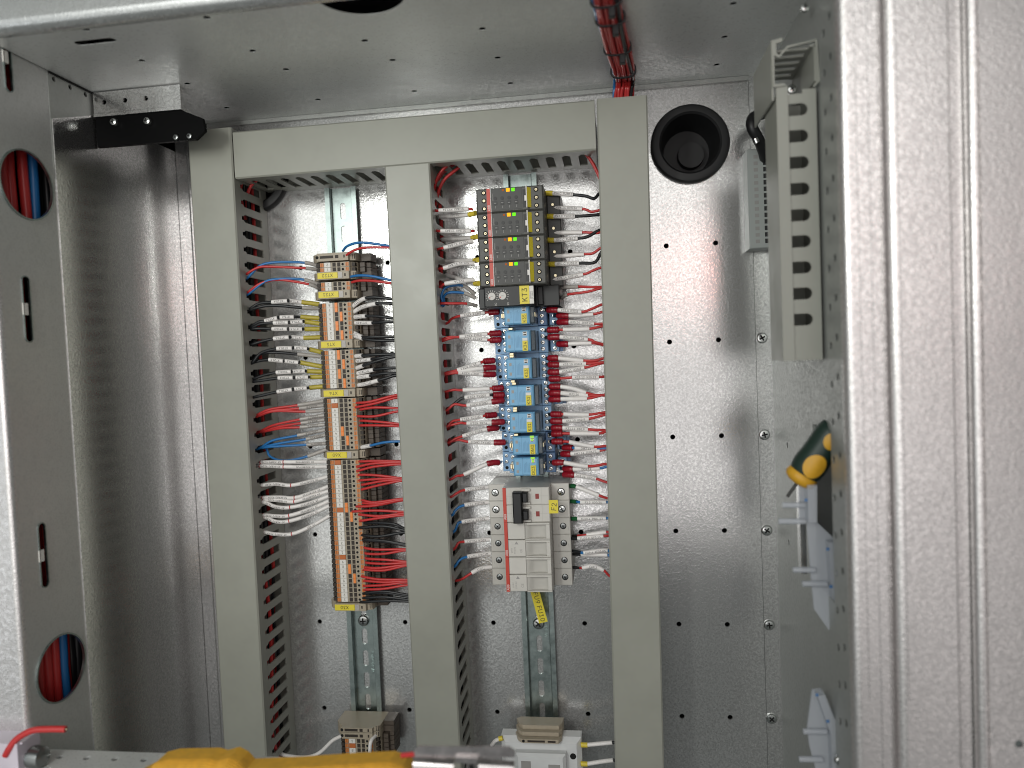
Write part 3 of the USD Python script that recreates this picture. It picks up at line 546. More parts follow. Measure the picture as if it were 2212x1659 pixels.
for k, where in ((0, 'directly below the circuit breaker'), (1, 'at the foot of the row, above the yellow FU9 FU10 tag')):
    zc = ZB - 35 - 17.5 - 35 * k
    t = thing('fuse_holder', 'off-white two-pole fuse holder ' + where, 'fuse holder', (XR, 0, zc))
    for s in (1, -1):
        z0, z1 = (0.1, 17.4) if s > 0 else (-17.4, -0.1); m = (z0 + z1) / 2
        obj('pole_body', MB().box(-41, -23.6, 3, 46, z0, z1, 0.6).box(23.3, 41.6, 3, 47, z0, z1, 0.6).box(-23.5, 23.2, 3, 62, z0, z1), 'breaker_grey', t, smooth=False)
        for x, h in ((-33.4, 46), (34.2, 47)):
            obj('screw_well', MB().cyl(x, m, h - 0.4, h + 0.12, 3.3, 16), 'dark_hole', t, smooth=False); screw(t, x, m, h - 0.3, 2.7, 'steel_dark', 'terminal_screw', 0.9)
        cr = obj('fuse_carrier', MB().box(-19.8, -2.4, 62.1, 67.5, z0 + 0.4, z1 - 0.2, 0.6).box(-2.3, 22.6, 62.1, 69, z1 - 2.1, z1 - 0.1, 0.4).box(-2.3, 22.6, 62.1, 69, z0 + 0.1, z0 + 1.3, 0.4).box(18.6, 22.6, 62.1, 69, z0 + 1.4, z1 - 2.2, 0.4), 'breaker_white', t, smooth=False)
        g = MB(); hs = [(-2.2, 67), (0.2, 66.6), (3, 65.0), (6, 63.6), (14, 63.4), (18.4, 65.2), (18.4, 62.1), (-2.2, 62.1)]
        g.profile_z(hs, z0 + 1.4, z1 - 2.2); obj('finger_grip', g, 'breaker_grey', cr, smooth=25)
        obj('mark', MB().box(-38.6, -38.4, 45.9, 46.1, m - 4, m - 0.5).box(-28.6, -28.4, 45.9, 46.1, m - 4, m - 0.5).box(29, 29.2, 46.9, 47.1, m - 4, m - 0.5).box(39.2, 39.4, 46.9, 47.1, m - 4, m - 0.5), 'window_grey', t, smooth=False)
    st = obj('red_stripe', MB().box(-23.4, -20.0, 62.1, 67.4, -17.4, 17.4), 'strip_red', t, smooth=False)
    obj('lettering', MB().text('ABB', -21.7, -13.0, 67.4, 2.2, rot=math.pi / 2), 'ink_white', st, smooth=False)
    obj('small_print', MB().text('E92/32', -13.5, -10.5, 67.5, 1.5, rot=math.pi / 2).text('690V', -16.5, -10.5, 67.5, 1.5, rot=math.pi / 2).text('CE', -7.2, -11, 67.5, 2.2, rot=math.pi / 2).add([(-13.5, -67.6, -4.4), (-9.6, -67.6, -4.4), (-11.6, -67.6, -1.4)], [(0, 1, 2)]), 'window_grey', t, smooth=False)
# the loose yellow tag below
t = thing('label_tag', 'loose yellow tag reading FU9 FU10 hanging over the right rail', 'label tag', (246.5, 17, 53), -13)
lb = obj('strip', MB().box(-4.8, 4.8, 0, 0.5, -47, 14), 'label_yellow', t, smooth=False)
obj('lettering', MB().text('FU9 FU10', 0.2, -29.5, 0.5, 4.8, rot=-math.pi / 2, width=32), 'ink', lb, smooth=False)

# ================================================================== wires
# measured runs, read off enlargements of 800 x 600 photograph pixels; letters name the covering of the stretch up to the next points
OR = {'A': (900, 700), 'B': (900, 1250), 'C': (900, 1750), 'D': (900, 2300), 'E': (1700, 700), 'F': (1700, 1150), 'G': (1700, 1650), 'H': (1700, 2200)}
def uv(o, x, y): return (OR[o][0] + x / 2.765) * .54861, (OR[o][1] + y / 2.765) * .54861
LL = '''A B 205,1090 340,960 520,920 830,925 T 975,960
A R 180,1055 330,975 520,970 840,985 T 975,1000
A B 210,1270 400,1130 600,1100 825,1110 T 985,1160
A R 190,1260 350,1150 550,1110 875,1160 T 985,1205
A K 225,1430 330,1370 470,1355 W:XT10.4 640,1340 K 660,1340 W:XT5.8 795,1355 Y 990,1378
A K 225,1440 450,1390 800,1415 T 990,1425
A K 240,1620 330,1570 395,1560 W:XT10.3 530,1525 K 560,1520 W:XT5.6 710,1515 K 785,1515 Y 995,1528
A K 240,1640 350,1590 490,1580 W:FU33.1 650,1575 K 675,1575 W:XT5.4 805,1565 K 828,1565 Y 1010,1590
B K 240,130 350,120 475,125 W:XT10.2 640,125 K 660,127 W:XT5.3 800,127 K 828,127 Y 1015,125
B K 235,300 330,270 490,232 W:XT10.1 655,215 K 682,215 W:XT5.1 815,222 Y 1020,215
B K 250,500 350,390 525,340 W:XT20.4 690,335 K 718,330 W:XT4.8 855,340 K 875,345 Y 1025,382
B K 255,490 340,400 500,380 750,400 T 1000,425
B K 270,490 350,470 440,460 W:XT20.3 595,475 K 612,475 W:XT4.6 760,490 K 778,490 Y 1030,537
B K 265,670 380,630 520,600 W:FU60.1 680,590 K 698,590 W:XT4.4 830,582 K 850,585 Y 1045,592
B K 265,700 400,680 540,660 W:XT20.2 700,655 K 732,655 W:XT4.3 865,650 K 885,650 Y 1050,645
B K 270,870 400,840 530,810 W:XT20.1 690,785 K 718,780 W:XT4.1 850,768 K 880,765 Y 1055,748
B R 310,1060 450,1000 755,955 T 1060,905
B R 315,1070 480,1015 770,990 T:1E03.F8 1060,952
B R 320,1075 500,1020 840,1025 T 1065,1008
B R 360,1230 500,1170 780,1110 T:1E03.F7 1070,1058
B R 365,1240 550,1190 790,1150 T:1E03.F6 1070,1110
B R 370,1245 580,1205 780,1195 T:1E03.F5 1070,1163
B B 345,1420 480,1340 750,1285 T:1E03.K16 1080,1218
B B 350,1415 560,1370 845,1325 T:1E03.K14 1085,1272
B B 350,1420 500,1405 850,1385 T:1E03.F4 1085,1370
B B 400,1420 450,1510 560,1555 700,1550 865,1510 T 1085,1428
C P:A3-ACB:P3-X1:30 355,195 600,190 P:30_X30:80TP20 820,190 1085,187
C P:A3-ACB:P3-X1:29 345,235 600,242 P:29_X30:80TP20 820,245 1090,240
C P:A3-ACB:P2-X1:28 360,445 520,430 680,445 P:28_X30:80TP20 900,400 1095,345
C P:A3-ACB:P2-X1:26 375,580 550,575 720,580 P:25_X30:80TP20 920,520 1100,450
C P:A3-ACB:P2-X1:24 380,600 560,610 715,622 P:24_X30:80TP20 920,560 1105,503
C P:A3-ACB:P2-X1:23 370,625 520,680 670,685 P:23_X30:80TP20 880,640 1105,556
C P:A3-ACB:P2-X1:22 380,770 520,780 660,775 P:22_X30:80TP20 900,700 1110,608
C P:A3-ACB:P2-X1:21 385,790 520,840 660,835 P:21_X30:80TP20 900,760 1110,662
C P:A3-ACB:P2-X1:19 390,955 500,975 690,975 P:19_X30 900,890 1115,768'''
LR = '''A B 1245,797 1300,740 1450,705 1750,740
A R 1270,890 1300,830 1450,765 1750,760
A B 1275,1090 1400,1065 1550,1070 1775,1115
A R 1300,1152 1420,1120 1600,1125 1775,1150
A S 1330,1420 W:FU33.2 1420,1345 1495,1310 K 1600,1300 1790,1320
A S 1345,1475 W:1PT1B.02 1450,1410 1605,1370 K 1690,1365 1790,1370
A S 1345,1520 W:FU33.3 1495,1505 K 1650,1510 1800,1530
A S 1350,1580 W:1PT1B.03 1565,1580 K 1680,1570 1800,1570
B S 1330,150 W:FU34 1455,212 K 1560,213 1815,210
B S 1340,190 W:FU34 1460,228 K 1600,250 1815,250
B S 1350,424 W:FU66.1 1455,415 K 1600,405 1825,400
B S 1360,478 W:2PT1B.03 1555,455 K 1650,440 1825,418
B S 1370,560 W:FU60 1465,525 K 1600,480 1825,425
B S 1380,612 W:2PT1B.04 1580,570 K 1700,555 1835,550
B S 1385,655 W:FU66.2 1540,635 K 1680,610 1835,608
B S 1395,740 W:2PT1B.06 1500,722 1630,685 K 1720,660 1835,630
B F 1395,930 R 1410,930 1550,915 1855,840
B F 1385,978 R 1400,975 1600,935 1855,868
B F 1435,1000 R 1450,1000 1600,980 1860,990
B F 1405,1075 R 1420,1075 1600,1075 1860,1020
B F 1425,1125 R 1480,1125 1680,1140 1870,1160
B F 1425,1178 R 1460,1175 1650,1175 1870,1185
B S 1440,1415 W:1E03.F2 1545,1395 B 1700,1360 1880,1350
C F 1425,185 R 1440,185 1600,180 1895,185
C F 1400,240 R 1415,240 1600,205 1895,200
C F 1400,287 R 1415,285 1600,240 1895,215
C F 1410,340 R 1430,332 1600,335 1905,370
C F 1420,390 R 1445,390 1650,375 1905,380
C F 1440,437 R 1480,435 1700,395 1905,388
C F 1445,490 R 1475,485 1700,430 1905,395
C F 1450,605 R 1470,610 1600,630 1915,590
C F 1450,642 R 1480,640 1650,645 1915,600
C F 1395,675 R 1410,675 1600,665 1915,606
C F 1355,728 R 1370,730 1600,720 1920,735
C F 1415,765 R 1440,765 1650,780 1920,752
C F 1430,832 R 1450,830 1650,800 1920,770
C K 1405,858 1600,852 1800,865 1930,920
C F 1435,905 K 1450,905 1700,890 1930,938
C F 1440,975 K 1480,990 1650,1000 1930,955
C F 1450,1035 K 1490,1035 1700,1050 1940,1090
C F 1465,1075 K 1500,1045 1750,1065 1940,1102
C F 1470,1110 R 1500,1130 1650,1145 1940,1140
C F 1480,1170 R 1515,1190 1700,1190 1940,1152
C F 1485,1230 R 1520,1245 1700,1255 1950,1278
C F 1480,1280 R 1520,1290 1700,1300 1950,1290
C F 1470,1330 R 1500,1340 1650,1345 1950,1310
C F 1470,1370 R 1490,1365 1700,1370 1950,1318
C F 1450,1430 R 1465,1440 1650,1470 1960,1475
C F 1460,1490 R 1500,1485 1700,1500 1960,1488
C F 1460,1540 R 1500,1540 1700,1530 1960,1500
C F 1465,1590 R 1500,1580 1700,1570 1960,1530
C F 1470,1630 K 1490,1620 1700,1600 1965,1640
D F 1465,105 K 1490,100 1700,95 1965,135
D F 1465,150 K 1490,150 1700,140 1965,170
D F 1440,200 K 1460,195 1700,182 1970,188'''
RL = '''55 E R 25,360 80,358 W:51.BAX_KV3.14 400,340 R 440,345
60 E W:51.BAX 100,422 405,400 Z 478,385
55 E R 30,580 100,580 W:51.BAX_12.BAX 425,580 R 450,582
60 E W:KV3.B 135,672 440,652 Z 490,640
55 E R 60,780 135,762 W:KV2.14_51.BAX 300,720 450,690
60 E W:FU35.2_KV2.B 160,908 465,900 Z 505,895
55 E R 70,992 130,985 W:KV1.14_51.BAX 300,935 465,935
60 E W:KV1.B 170,1062 330,1110 470,1150 Z 512,1150
55 E R 85,1190 145,1155 W:KV1.14 300,1130 465,1110
42 E B 115,1380 105,1290 160,1190 340,1175 T 470,1265
42 E B 130,1390 130,1300 190,1250 350,1255 T 480,1310
42 E R 85,1370 220,1368 382,1370 T 490,1395
36 F R 165,340 220,290 315,260 W:DM3.5_K35.5 580,225 R 620,222 C 735,215 M 775,212
40 F R 120,510 200,490 305,488 W:K32.3_K34.5 605,455 R 630,455 C 755,445 M 790,443
40 F R 120,530 200,505 305,492 W:X32.29_K34.9 605,520 R 635,525 C 755,520 M 790,520
32 F R 150,880 280,850 W:25.TX_K33.1 530,770 R 565,755 C 685,745 M 720,745
32 F R 150,890 290,866 W 560,828 C 690,822 M 722,820
32 F R 150,900 290,880 W:X32.7_K33.9 560,895 C 690,895 M 725,890
40 F R 150,1085 240,1065 340,1068 W 630,1050 R 660,1050 C 780,1043 M 815,1042
40 F K 160,1285 280,1190 360,1150 W:X30.14_K32.8 630,1120 K 665,1122 C 790,1118 M 820,1115
40 F R 155,1290 250,1222 380,1235 W:DM3.8_K32.9 650,1195 C 785,1178 M 820,1185
32 F R 160,1470 220,1410 310,1390 W:QF3.C1_K31.1 555,1350 R 585,1345 C 705,1335 M 745,1335
40 F R 165,1460 310,1425 380,1430 W:TL.X1_K31.8 650,1420 C 790,1412 M 830,1412
32 F R 180,1640 250,1600 335,1570 W:K30.4_K31.9 600,1492 C 722,1478 M 750,1475
40 F R 190,1630 300,1610 400,1630 W:QF3.41_DM3.5 675,1638 C 800,1635 M 840,1635
32 G R 195,660 270,620 350,605 W 600,490 C 735,472 M 765,472
40 G R 200,850 270,810 360,772 W:QK10.5_F2.3 620,738
40 G B 215,1050 260,990 355,938 W:QK10.4_F2.1 620,903
40 G B 235,1230 280,1150 325,1120 W:X20.23_FU10.3 625,1078
40 G R 235,1420 290,1350 355,1335 W:X20.6_FU10.1 630,1308
40 G B 240,1610 300,1540 385,1500 W:QK10.4_FU9.3 640,1460
40 H R 260,240 330,220 435,155 W:FU9.1 520,110 650,88'''
RR = '''46 E Z 1235,168 1320,170 W:KV4.C_FU38.2 1540,185 K 1680,200 1770,225 1850,160
36 E G 1255,330 1300,325 W:KV4.14_KV3.14 1640,340 R 1740,370 1850,352
46 E Z 1245,420 1330,420 W:KV3.C_FU37.2 1560,420 K 1700,412 1860,400
36 E G 1255,600 1295,602 W 1640,595 R 1790,600 1865,592
46 E Z 1250,675 1335,680 W:KV2.C_FU36.2 1590,660 K 1700,640 1860,560
36 E G 1265,850 1310,858 W 1660,832 R 1760,820 1870,755
46 E Z 1255,940 1345,940 W:KV1.C_FU35.2 1605,930 K 1780,918 1870,790
36 E G 1275,1110 1310,1110 W:KV1.14_KV2.14 1650,1052 R 1750,1012 1870,975
36 E T 1400,1195 1600,1185 R 1740,1190 1875,1190
36 E T 1410,1310 1480,1272 R 1700,1240 1875,1198
41 F M 1215,192 1258,195 C 1375,195 W:K35.8_K33.8 1630,215 R 1750,180 1880,130
31 F M 1320,255 1368,255 C 1495,255 W 1760,240 R 1880,215
31 F M 1330,335 1375,330 C 1495,325 W:K35.14_1E03.K1 1770,345 R 1885,345
41 F M 1220,418 1262,415 C 1385,410 R 1430,410 W 1715,400 R 1885,370
41 F M 1220,497 1270,495 C 1395,490 W:K34.10_X30.28 1700,515 R 1780,545 1890,570
31 F M 1335,567 1372,565 C 1490,565 W 1740,555 R 1890,578
41 F M 1230,720 1272,720 C 1380,720 W 1650,745 R 1780,745 1890,720
41 F M 1235,792 1275,790 C 1390,790 W:K33.10_K30.3 1680,780 R 1895,765
41 F M 1235,872 1275,870 C 1390,870 W:K33.11_X30.8 1660,825 R 1895,768
41 F M 1240,945 1282,945 C 1400,942 R 1530,930 W:K33.12_X30.13 1820,925 R 1900,920
41 F M 1245,1030 1285,1030 C 1405,1030 W 1540,1050 1680,1095 R 1780,1120 1905,1128
41 F M 1245,1102 1285,1100 C 1405,1100 W:K32.10 1700,1125 R 1905,1122
41 F M 1250,1175 1285,1170 C 1405,1165 W 1690,1160 R 1905,1115
41 F M 1260,1332 1300,1330 C 1415,1330 R 1435,1330 W 1710,1335 R 1910,1308
41 F M 1260,1407 1300,1405 C 1425,1405 W:K31.10_K32.9 1710,1380 R 1910,1335
41 F M 1265,1482 1310,1480 C 1425,1480 W:K31.11_X30.9 1700,1495 R 1915,1508
41 F M 1265,1550 1310,1545 C 1425,1540 R 1505,1540 W 1820,1540 R 1915,1518
41 G M 1275,247 1312,245 C 1430,245 R 1495,250 W 1765,300 R 1910,295
31 G M 1390,305 1430,310 C 1535,312 B 1560,316 W:DM3.12 1800,320 B 1910,320
31 G M 1385,380 1420,380 C 1515,380 W:DM3.14_1E03.F1 1830,345 R 1915,328
41 G M 1280,475 1320,475 C 1440,475 W 1700,515 R 1915,488
31 G M 1395,540 1440,540 C 1540,545 W:DC3.12 1830,535 B 1915,520
31 G M 1395,605 1435,605 C 1555,610 W:DC3.14_X30.6 1790,650 R 1920,692
36 G G 1495,730 1575,738 W 1820,830 R 1920,862
36 G G 1505,895 1580,900 B 1620,905 W:F2.2_X20.24 1900,905 B 1945,915
36 G G 1515,1085 1590,1085 W:FU10.4_PBRL.12 1900,1080 B 1945,1090
32 G K 1520,1275 1590,1270 R 1690,1262 W 1900,1230 R 1945,1240
40 G K 1520,1300 1590,1300 W:FU10.2_QF3.11 1870,1275 R 1945,1270
40 G K 1530,1435 1630,1450 B 1655,1458 W:FU9.4_1E03.K5 1915,1430 B 1960,1500
32 G K 1530,1470 1630,1475 W 1915,1480 B 1960,1520
40 G K 1530,1615 1615,1620 R 1645,1620 W:FU9.2 1750,1600 1870,1645 R 1960,1720'''
COVER = {'R': ('wire_red', 1.35, 'insulation'), 'B': ('wire_blue', 1.35, 'insulation'), 'K': ('wire_black', 1.6, 'insulation'), 'W': ('sleeve_white', 2.3, 'marker_sleeve'), 'P': ('sleeve_white', 2.1, 'printed_sleeve'),
         'T': ('sleeve_clear', 2.0, 'clear_sleeve'), 'Y': ('sleeve_yellow', 2.5, 'yellow_sleeve'), 'Z': ('ferrule_yellow', 2.6, 'ferrule'), 'C': ('crimp_red', 3.3, 'crimp_sleeve'), 'M': ('steel', 1.9, 'lug'), 'G': ('ferrule_green', 2.2, 'ferrule'), 'F': ('ferrule_white', 1.5, 'ferrule'), 'S': ('sleeve_white', 2.3, 'marker_sleeve')}
def spline(p, per=5):
    p = np.asarray(p, float); q = np.vstack([2 * p[0] - p[1], p, 2 * p[-1] - p[-2]]); out = []
    for i in range(len(p) - 1):
        a, b, c, d = q[i:i + 4]
        for t in np.arange(per) / per:
            out.append(0.5 * (2 * b + (c - a) * t + (2 * a - 5 * b + 4 * c - d) * t * t + (3 * b - a - 3 * c + d) * t ** 3))
    return np.array(out + [p[-1]])
def sleeve_text(parent, pts, r, s, flip, hgt=1.9):
    a, b = pts[0], pts[-1]; mid = (a + b) / 2; L = np.hypot(b[0] - a[0], b[2] - a[2]); ang = math.atan2(b[2] - a[2], b[0] - a[0])
    m = MB(); m.text(s, 0, 0, 0, hgt, rot=0, thick=0.1); v = m.v[0]
    w = v[:, 0].max() - v[:, 0].min(); k = min(1.0, 0.9 * L / w)
    v[:, 0] *= k
    if flip: v[:, 0] *= -1; v[:, 2] *= -1
    par = np.array([np.dot(p - a, b - a) / np.dot(b - a, b - a) for p in pts]); tt_ = np.clip(0.5 + v[:, 0] / L, 0, 1)
    c, sn = math.cos(ang), math.sin(ang)
    base = np.stack([np.interp(tt_, par, pts[:, i]) for i in range(3)], 1)
    rd = r - np.maximum(0, r - np.sqrt(np.maximum(r * r - v[:, 2] ** 2, 0.2))) * 0.9
    out = base + np.stack([-v[:, 2] * sn, -(rd + 0.06) + v[:, 1], v[:, 2] * c], 1)
    m.v[0] = out; obj('print', m, 'ink', parent, smooth=False)
def build_wires(text, cls, where, group, wall_x=None, h_end=38, flip=False):
    items = []
    for line in text.splitlines():
        tok = line.split(); he = h_end
        if tok[0].isdigit(): he = float(tok.pop(0))
        o = tok.pop(0); segs, pts, cur, first = [], [], None, True; label = None
        for k in tok:
            if k[0].isalpha():
                cur, _, lab = k.partition(':'); label = lab.replace('_', '  ')
            else:
                x, y = map(float, k.split(',')); pts.append(uv(o, x, y)); segs.append((cur, label)); label = None if len(pts) > 1 else label
        items.append((pts, segs, he))
    items.sort(key=lambda i: i[0][0 if cls in ('LR', 'RR') else -1][1])
    for n, (pts, segs, he) in enumerate(items):
        N = len(pts); P = []
        for i, (u, v) in enumerate(pts):
            f = i / (N - 1); bulge = 5 * math.sin(math.pi * f) + rng.uniform(-.5, .5)
            if cls in ('LL', 'RL'):
                if i == 0: q = atx(u, v, wall_x); hs = float(np.clip(-q[1], 18, 56)); P.append(at(u, v, hs))
                else: P.append(at(u, v, hs + (he - hs) * f + bulge))
            else: P.append(at(u, v, he + (50 - he) * f + bulge))
        P = np.array(P)
        if cls in ('LL', 'RL'):
            if segs[0][0] in 'RBKP': P = np.vstack([P[0] + [-16, 6, -3], P]); segs = [segs[0]] + segs
            else: P = np.vstack([P[0] - (P[1] - P[0]) * 0.02, P]); segs = [segs[0]] + segs
        else: P = np.vstack([P, P[-1] + [18, 0, -2]]); segs = segs + [(segs[-1][0], None)]
        kinds = [s[0] for s in segs]; S = spline(P, 5); per = 5
        main = 'red' if 'R' in kinds else 'blue' if 'B' in kinds else 'black' if 'K' in kinds else 'white'
        look = ', white sleeve' if 'W' in kinds else ''
        if 'C' in kinds: look = ', red crimp'
        if 'P' in kinds: main = 'white printed'; look = ''
        t = thing('wire', f'{main} wire{look}, {nth(n)} {where}', 'wire', tuple(P[0] * [1, -1, 1]), group=f'{group}')
        org = P[0]; i = 1
        while i < len(P):
            j = i
            while j + 1 < len(P) and kinds[j + 1] == kinds[i] and not segs[j + 1][1]: j += 1
            mat, r, nm = COVER[kinds[i]]; piece = S[(i - 1) * per: j * per + 1] - org
            L = np.linalg.norm(piece[-1] - piece[0])
            if kinds[i] == 'C':
                k = len(piece); prof = r * np.array([0.92 + 0.08 * abs(math.sin(4.2 * math.pi * a)) for a in np.linspace(0, 1, 16)]); prof[0] = prof[-1] = r * 0.8
                idx = np.linspace(0, k - 1, 16); piece = np.stack([np.interp(idx, np.arange(k), piece[:, a]) for a in range(3)], 1)
                part = obj(nm, MB().tube(piece, prof, 10), mat, t, smooth=60)
            elif kinds[i] == 'M':
                d = (piece[-1] - piece[0]); d[1] = 0; L = np.linalg.norm(d); d /= L; nrm = np.array([-d[2], 0, d[0]]); a, b = piece[0], piece[-1]
                vv = [a + nrm * 2.0, b + nrm * 1.7, b - nrm * 1.7, a - nrm * 2.0]; vv = vv + [q + [0, 1.2, 0] for q in vv]
                part = obj(nm, MB().add(vv, _quads(((0, 1, 2, 3), (4, 7, 6, 5), (0, 4, 5, 1), (1, 5, 6, 2), (2, 6, 7, 3), (3, 7, 4, 0)))), mat, t, smooth=False)
            else:
                part = obj(nm, MB().tube(piece, r, 8), mat, t, smooth=50)
            lab = segs[i][1]
            if lab and kinds[i] in 'WPT': sleeve_text(part, piece, r, lab, flip, 1.7 if kinds[i] == 'P' else 2.0)
            if kinds[i] == 'P' and lab and 'ACB' in lab:
                q = piece[-1]; d = piece[-1] - piece[-2]; d /= np.linalg.norm(d); obj('red_mark', MB().tube([q - d * 0.5, q + d * 0.5], r + 0.08, 8), 'ink_red', t, smooth=50)
            i = j + 1
build_wires(LL, 'LL', 'of those left of the terminal rows, from top', 'wires between the left duct and the terminal rows', -36, 38, True)
build_wires(LR, 'LR', 'of those right of the terminal rows, from top', 'wires between the terminal rows and the middle duct', None, 38, True)
build_wires(RL, 'RL', 'of those left of the relay row, from top', 'wires between the middle duct and the relay row', 170.6, 40, True)
build_wires(RR, 'RR', 'of those right of the relay row, from top', 'wires between the relay row and the right duct', None, 41, False)
# wires lying inside the ducts, seen through the slots
def inner(x0, x1, z0, z1, n, label, group, zmid=None, low=('wire_red', 'wire_black', 'wire_red', 'wire_blue', 'wire_red', 'wire_black')):
    for k in range(n):
        for z_a, z_b, cols, word in ((z0, zmid or z1, low, 'lower ' if zmid else ''),) + (((zmid, z1, ('wire_black', 'wire_black', 'wire_black', 'wire_red', 'wire_black'), 'upper '),) if zmid else ()):
            col = cols[k % len(cols)]; x = x0 + (x1 - x0) * (k + 0.5) / n; h = 10 + (k * 17 % 42) + rng.uniform(0, 6)
            p = [(x + rng.uniform(-1.5, 1.5), -(h + rng.uniform(-5, 5)), z) for z in np.linspace(z_a, z_b, 7)]
            t = thing('duct_wire', f"{col[5:]} wire inside {word}part of {label}, {nth(k).replace('topmost', 'first')} from its left", 'wire', (0, 0, 0), group=f'{col[5:]} wires inside {label}')
            obj('insulation', MB().tube(spline(p, 3), 2.0, 6), col, t, smooth=50)
inner(-76, -38.5, -185, 520, 15, 'the left duct', '', 60); inner(131, 167, -185, 474, 14, 'the middle duct', '', 175); inner(338, 360, -185, 520, 7, 'the right duct', '')
for n, (pts, nm) in enumerate(((((-42, 30, 440), (-38, 40, 475), (-20, 42, 492), (20, 40, 500), (80, 36, 503)), 'lower of the two red wires turning the corner from left duct into the top duct'), (((-44, 36, 450), (-42, 46, 482), (-26, 48, 497), (20, 46, 506), (80, 40, 508)), 'upper of the two red wires turning the corner from left duct into the top duct'),
    (((160, 30, 440), (172, 42, 468), (186, 42, 482), (215, 38, 496), (300, 36, 503)), 'lowest red wire turning the corner above the middle duct'), (((158, 36, 448), (170, 48, 474), (184, 50, 488), (215, 44, 501), (300, 40, 507)), 'middle red wire turning the corner above the middle duct'), (((156, 26, 455), (168, 32, 478), (182, 33, 490), (215, 30, 505), (300, 30, 510)), 'uppermost red wire turning the corner above the middle duct'), (((250, 40, 505), (305, 46, 500), (325, 46, 484), (340, 44, 450)), 'red wire turning the corner from top duct into the right duct'))):
    t = thing('wire', nm, 'wire'); obj('insulation', MB().tube(spline([(x, -h, z) for x, h, z in pts], 5), 1.7, 8), 'wire_red', t, smooth=50)

# cable bundle climbing out of the right duct along the ceiling
t = thing('cable_bundle', 'tied bundle of red and blue wires climbing from the right duct over the ceiling', 'cable bundle', (0, 0, 0))
q0, q1, q2, q3 = at(1346, 225, 40), atz(1345, 148, 553), atz(1327, 80, 553), atz(1309, 0, 553); q4 = q3 + (q3 - q2) * 0.8
path = spline([q0 + [0, 0, -40], q0, at(1349, 178, 44), q1, q2, q3, q4], 6)
tng = np.gradient(path, axis=0); tng /= np.linalg.norm(tng, axis=1, keepdims=True); side = np.array([1.0, 0, 0]); up = np.cross(side, tng); up /= np.linalg.norm(up, axis=1, keepdims=True)
def along(i, a, b): return path[i] + side * a + up[i] * b
k = 0
for row_, nn in ((2.2, 6), (-1.0, 7), (-4.2, 6)):
    for j in range(nn):
        a = (j - (nn - 1) / 2) * 3.0; ph = rng.uniform(0, 6)
        pts = [along(i, a + 0.6 * math.sin(i * 0.35 + ph), row_ + 0.5 * math.cos(i * 0.4 + ph)) for i in range(len(path))]
        obj('insulation', MB().tube(pts, 1.62, 7), 'wire_blue' if (j == 0 and row_ != 2.2) or (j == 1 and row_ == -4.2) else 'wire_black' if (j == nn - 1 and row_ > 2) else 'wire_red', t, smooth=50)
for u, v in ((1350, 152), (1336, 105), (1318, 38), (1305, 2)):
    q = atz(u, v, 553); i = int(np.argmin(np.linalg.norm(path - q, axis=1))); ring = []
    for a in np.linspace(0, 2 * math.pi, 25):
        ring.append(along(i, 11.2 * math.copysign(abs(math.cos(a)) ** 0.6, math.cos(a)), -1 + 6.4 * math.copysign(abs(math.sin(a)) ** 0.7, math.sin(a))))
    ti = obj('cable_tie', MB().tube(ring, 1.0, 6, False), 'black_plastic', t, smooth=50)
    hd = along(i, 4, -8.5); hd2 = along(i, 4, 8.5); hd = hd if hd[1] < hd2[1] else hd2; obj('tie_head', MB().box(hd[0] - 2.6, hd[0] + 2.6, -hd[1] - 2, -hd[1] + 3, hd[2] - 5, hd[2] + 2.6, 0.6), 'black_plastic', ti, smooth=False)
# cables behind the left post
for k, (h, x, col, nm) in enumerate(((158, -176, 'wire_black', 'black cable behind the round holes of the left post, deepest of all'), (167, -178, 'wire_black', 'black cable behind the left post, next to its deepest cable'), (175, -174, 'wire_red', 'red cable behind the left post between black and blue ones'), (182.5, -171, 'wire_blue', 'blue cable seen through the round holes of the left post'), (189, -173, 'wire_red', 'bright red cable seen through the round holes of the left post beside the blue one'), (197.5, -176, 'wire_red', 'red cable behind the left post, second from its front'), (206, -176, 'wire_red', 'red cable behind the left post, nearest its front'), (214, -184, 'wire_black', 'black cable behind the front edge of the left post'))):
    t = thing('cable', nm, 'cable', (x, h, 0)); obj('insulation', MB().tube([(rng.uniform(-2, 2), rng.uniform(-2, 2), z) for z in np.linspace(-200, 620, 12)], 4.2, 10), col, t, smooth=50)

# ================================================================== things on the right wall
t = thing('connector_strip', 'grey plug-in connector strip with two rows of square openings beside the side duct', 'connector', (492, 0, 435))
obj('housing', MB().box(-12.5, 10, 0.4, 24, -46, 52, 0.8), 'pcb_grey', t, smooth=False)
for i in range(14):
    z = 44 - 6.4 * i; obj('opening', MB().box(-6.5, -2.5, 23.8, 24.2, z - 1.8, z + 1.8), 'window_grey', t, smooth=False); obj('opening', MB().box(2.5, 6.5, 23.8, 24.2, z - 2.2, z + 2.2), 'black_plastic', t, smooth=False)
t = thing('black_cable', 'thick black cable looping behind the side duct above the grey connector', 'cable')
obj('sheath', MB().tube(spline([at(1650, 245, 30), at(1627, 255, 40), at(1625, 275, 44), at(1638, 300, 40), at(1650, 330, 30), at(1652, 345, 20)], 6), 5.5, 10), 'black_plastic', t, smooth=50)
obj('cable_lug', MB().tube([at(1631, 300, 46), at(1636, 309, 46)], 3.0, 10), 'steel', t, smooth=50)
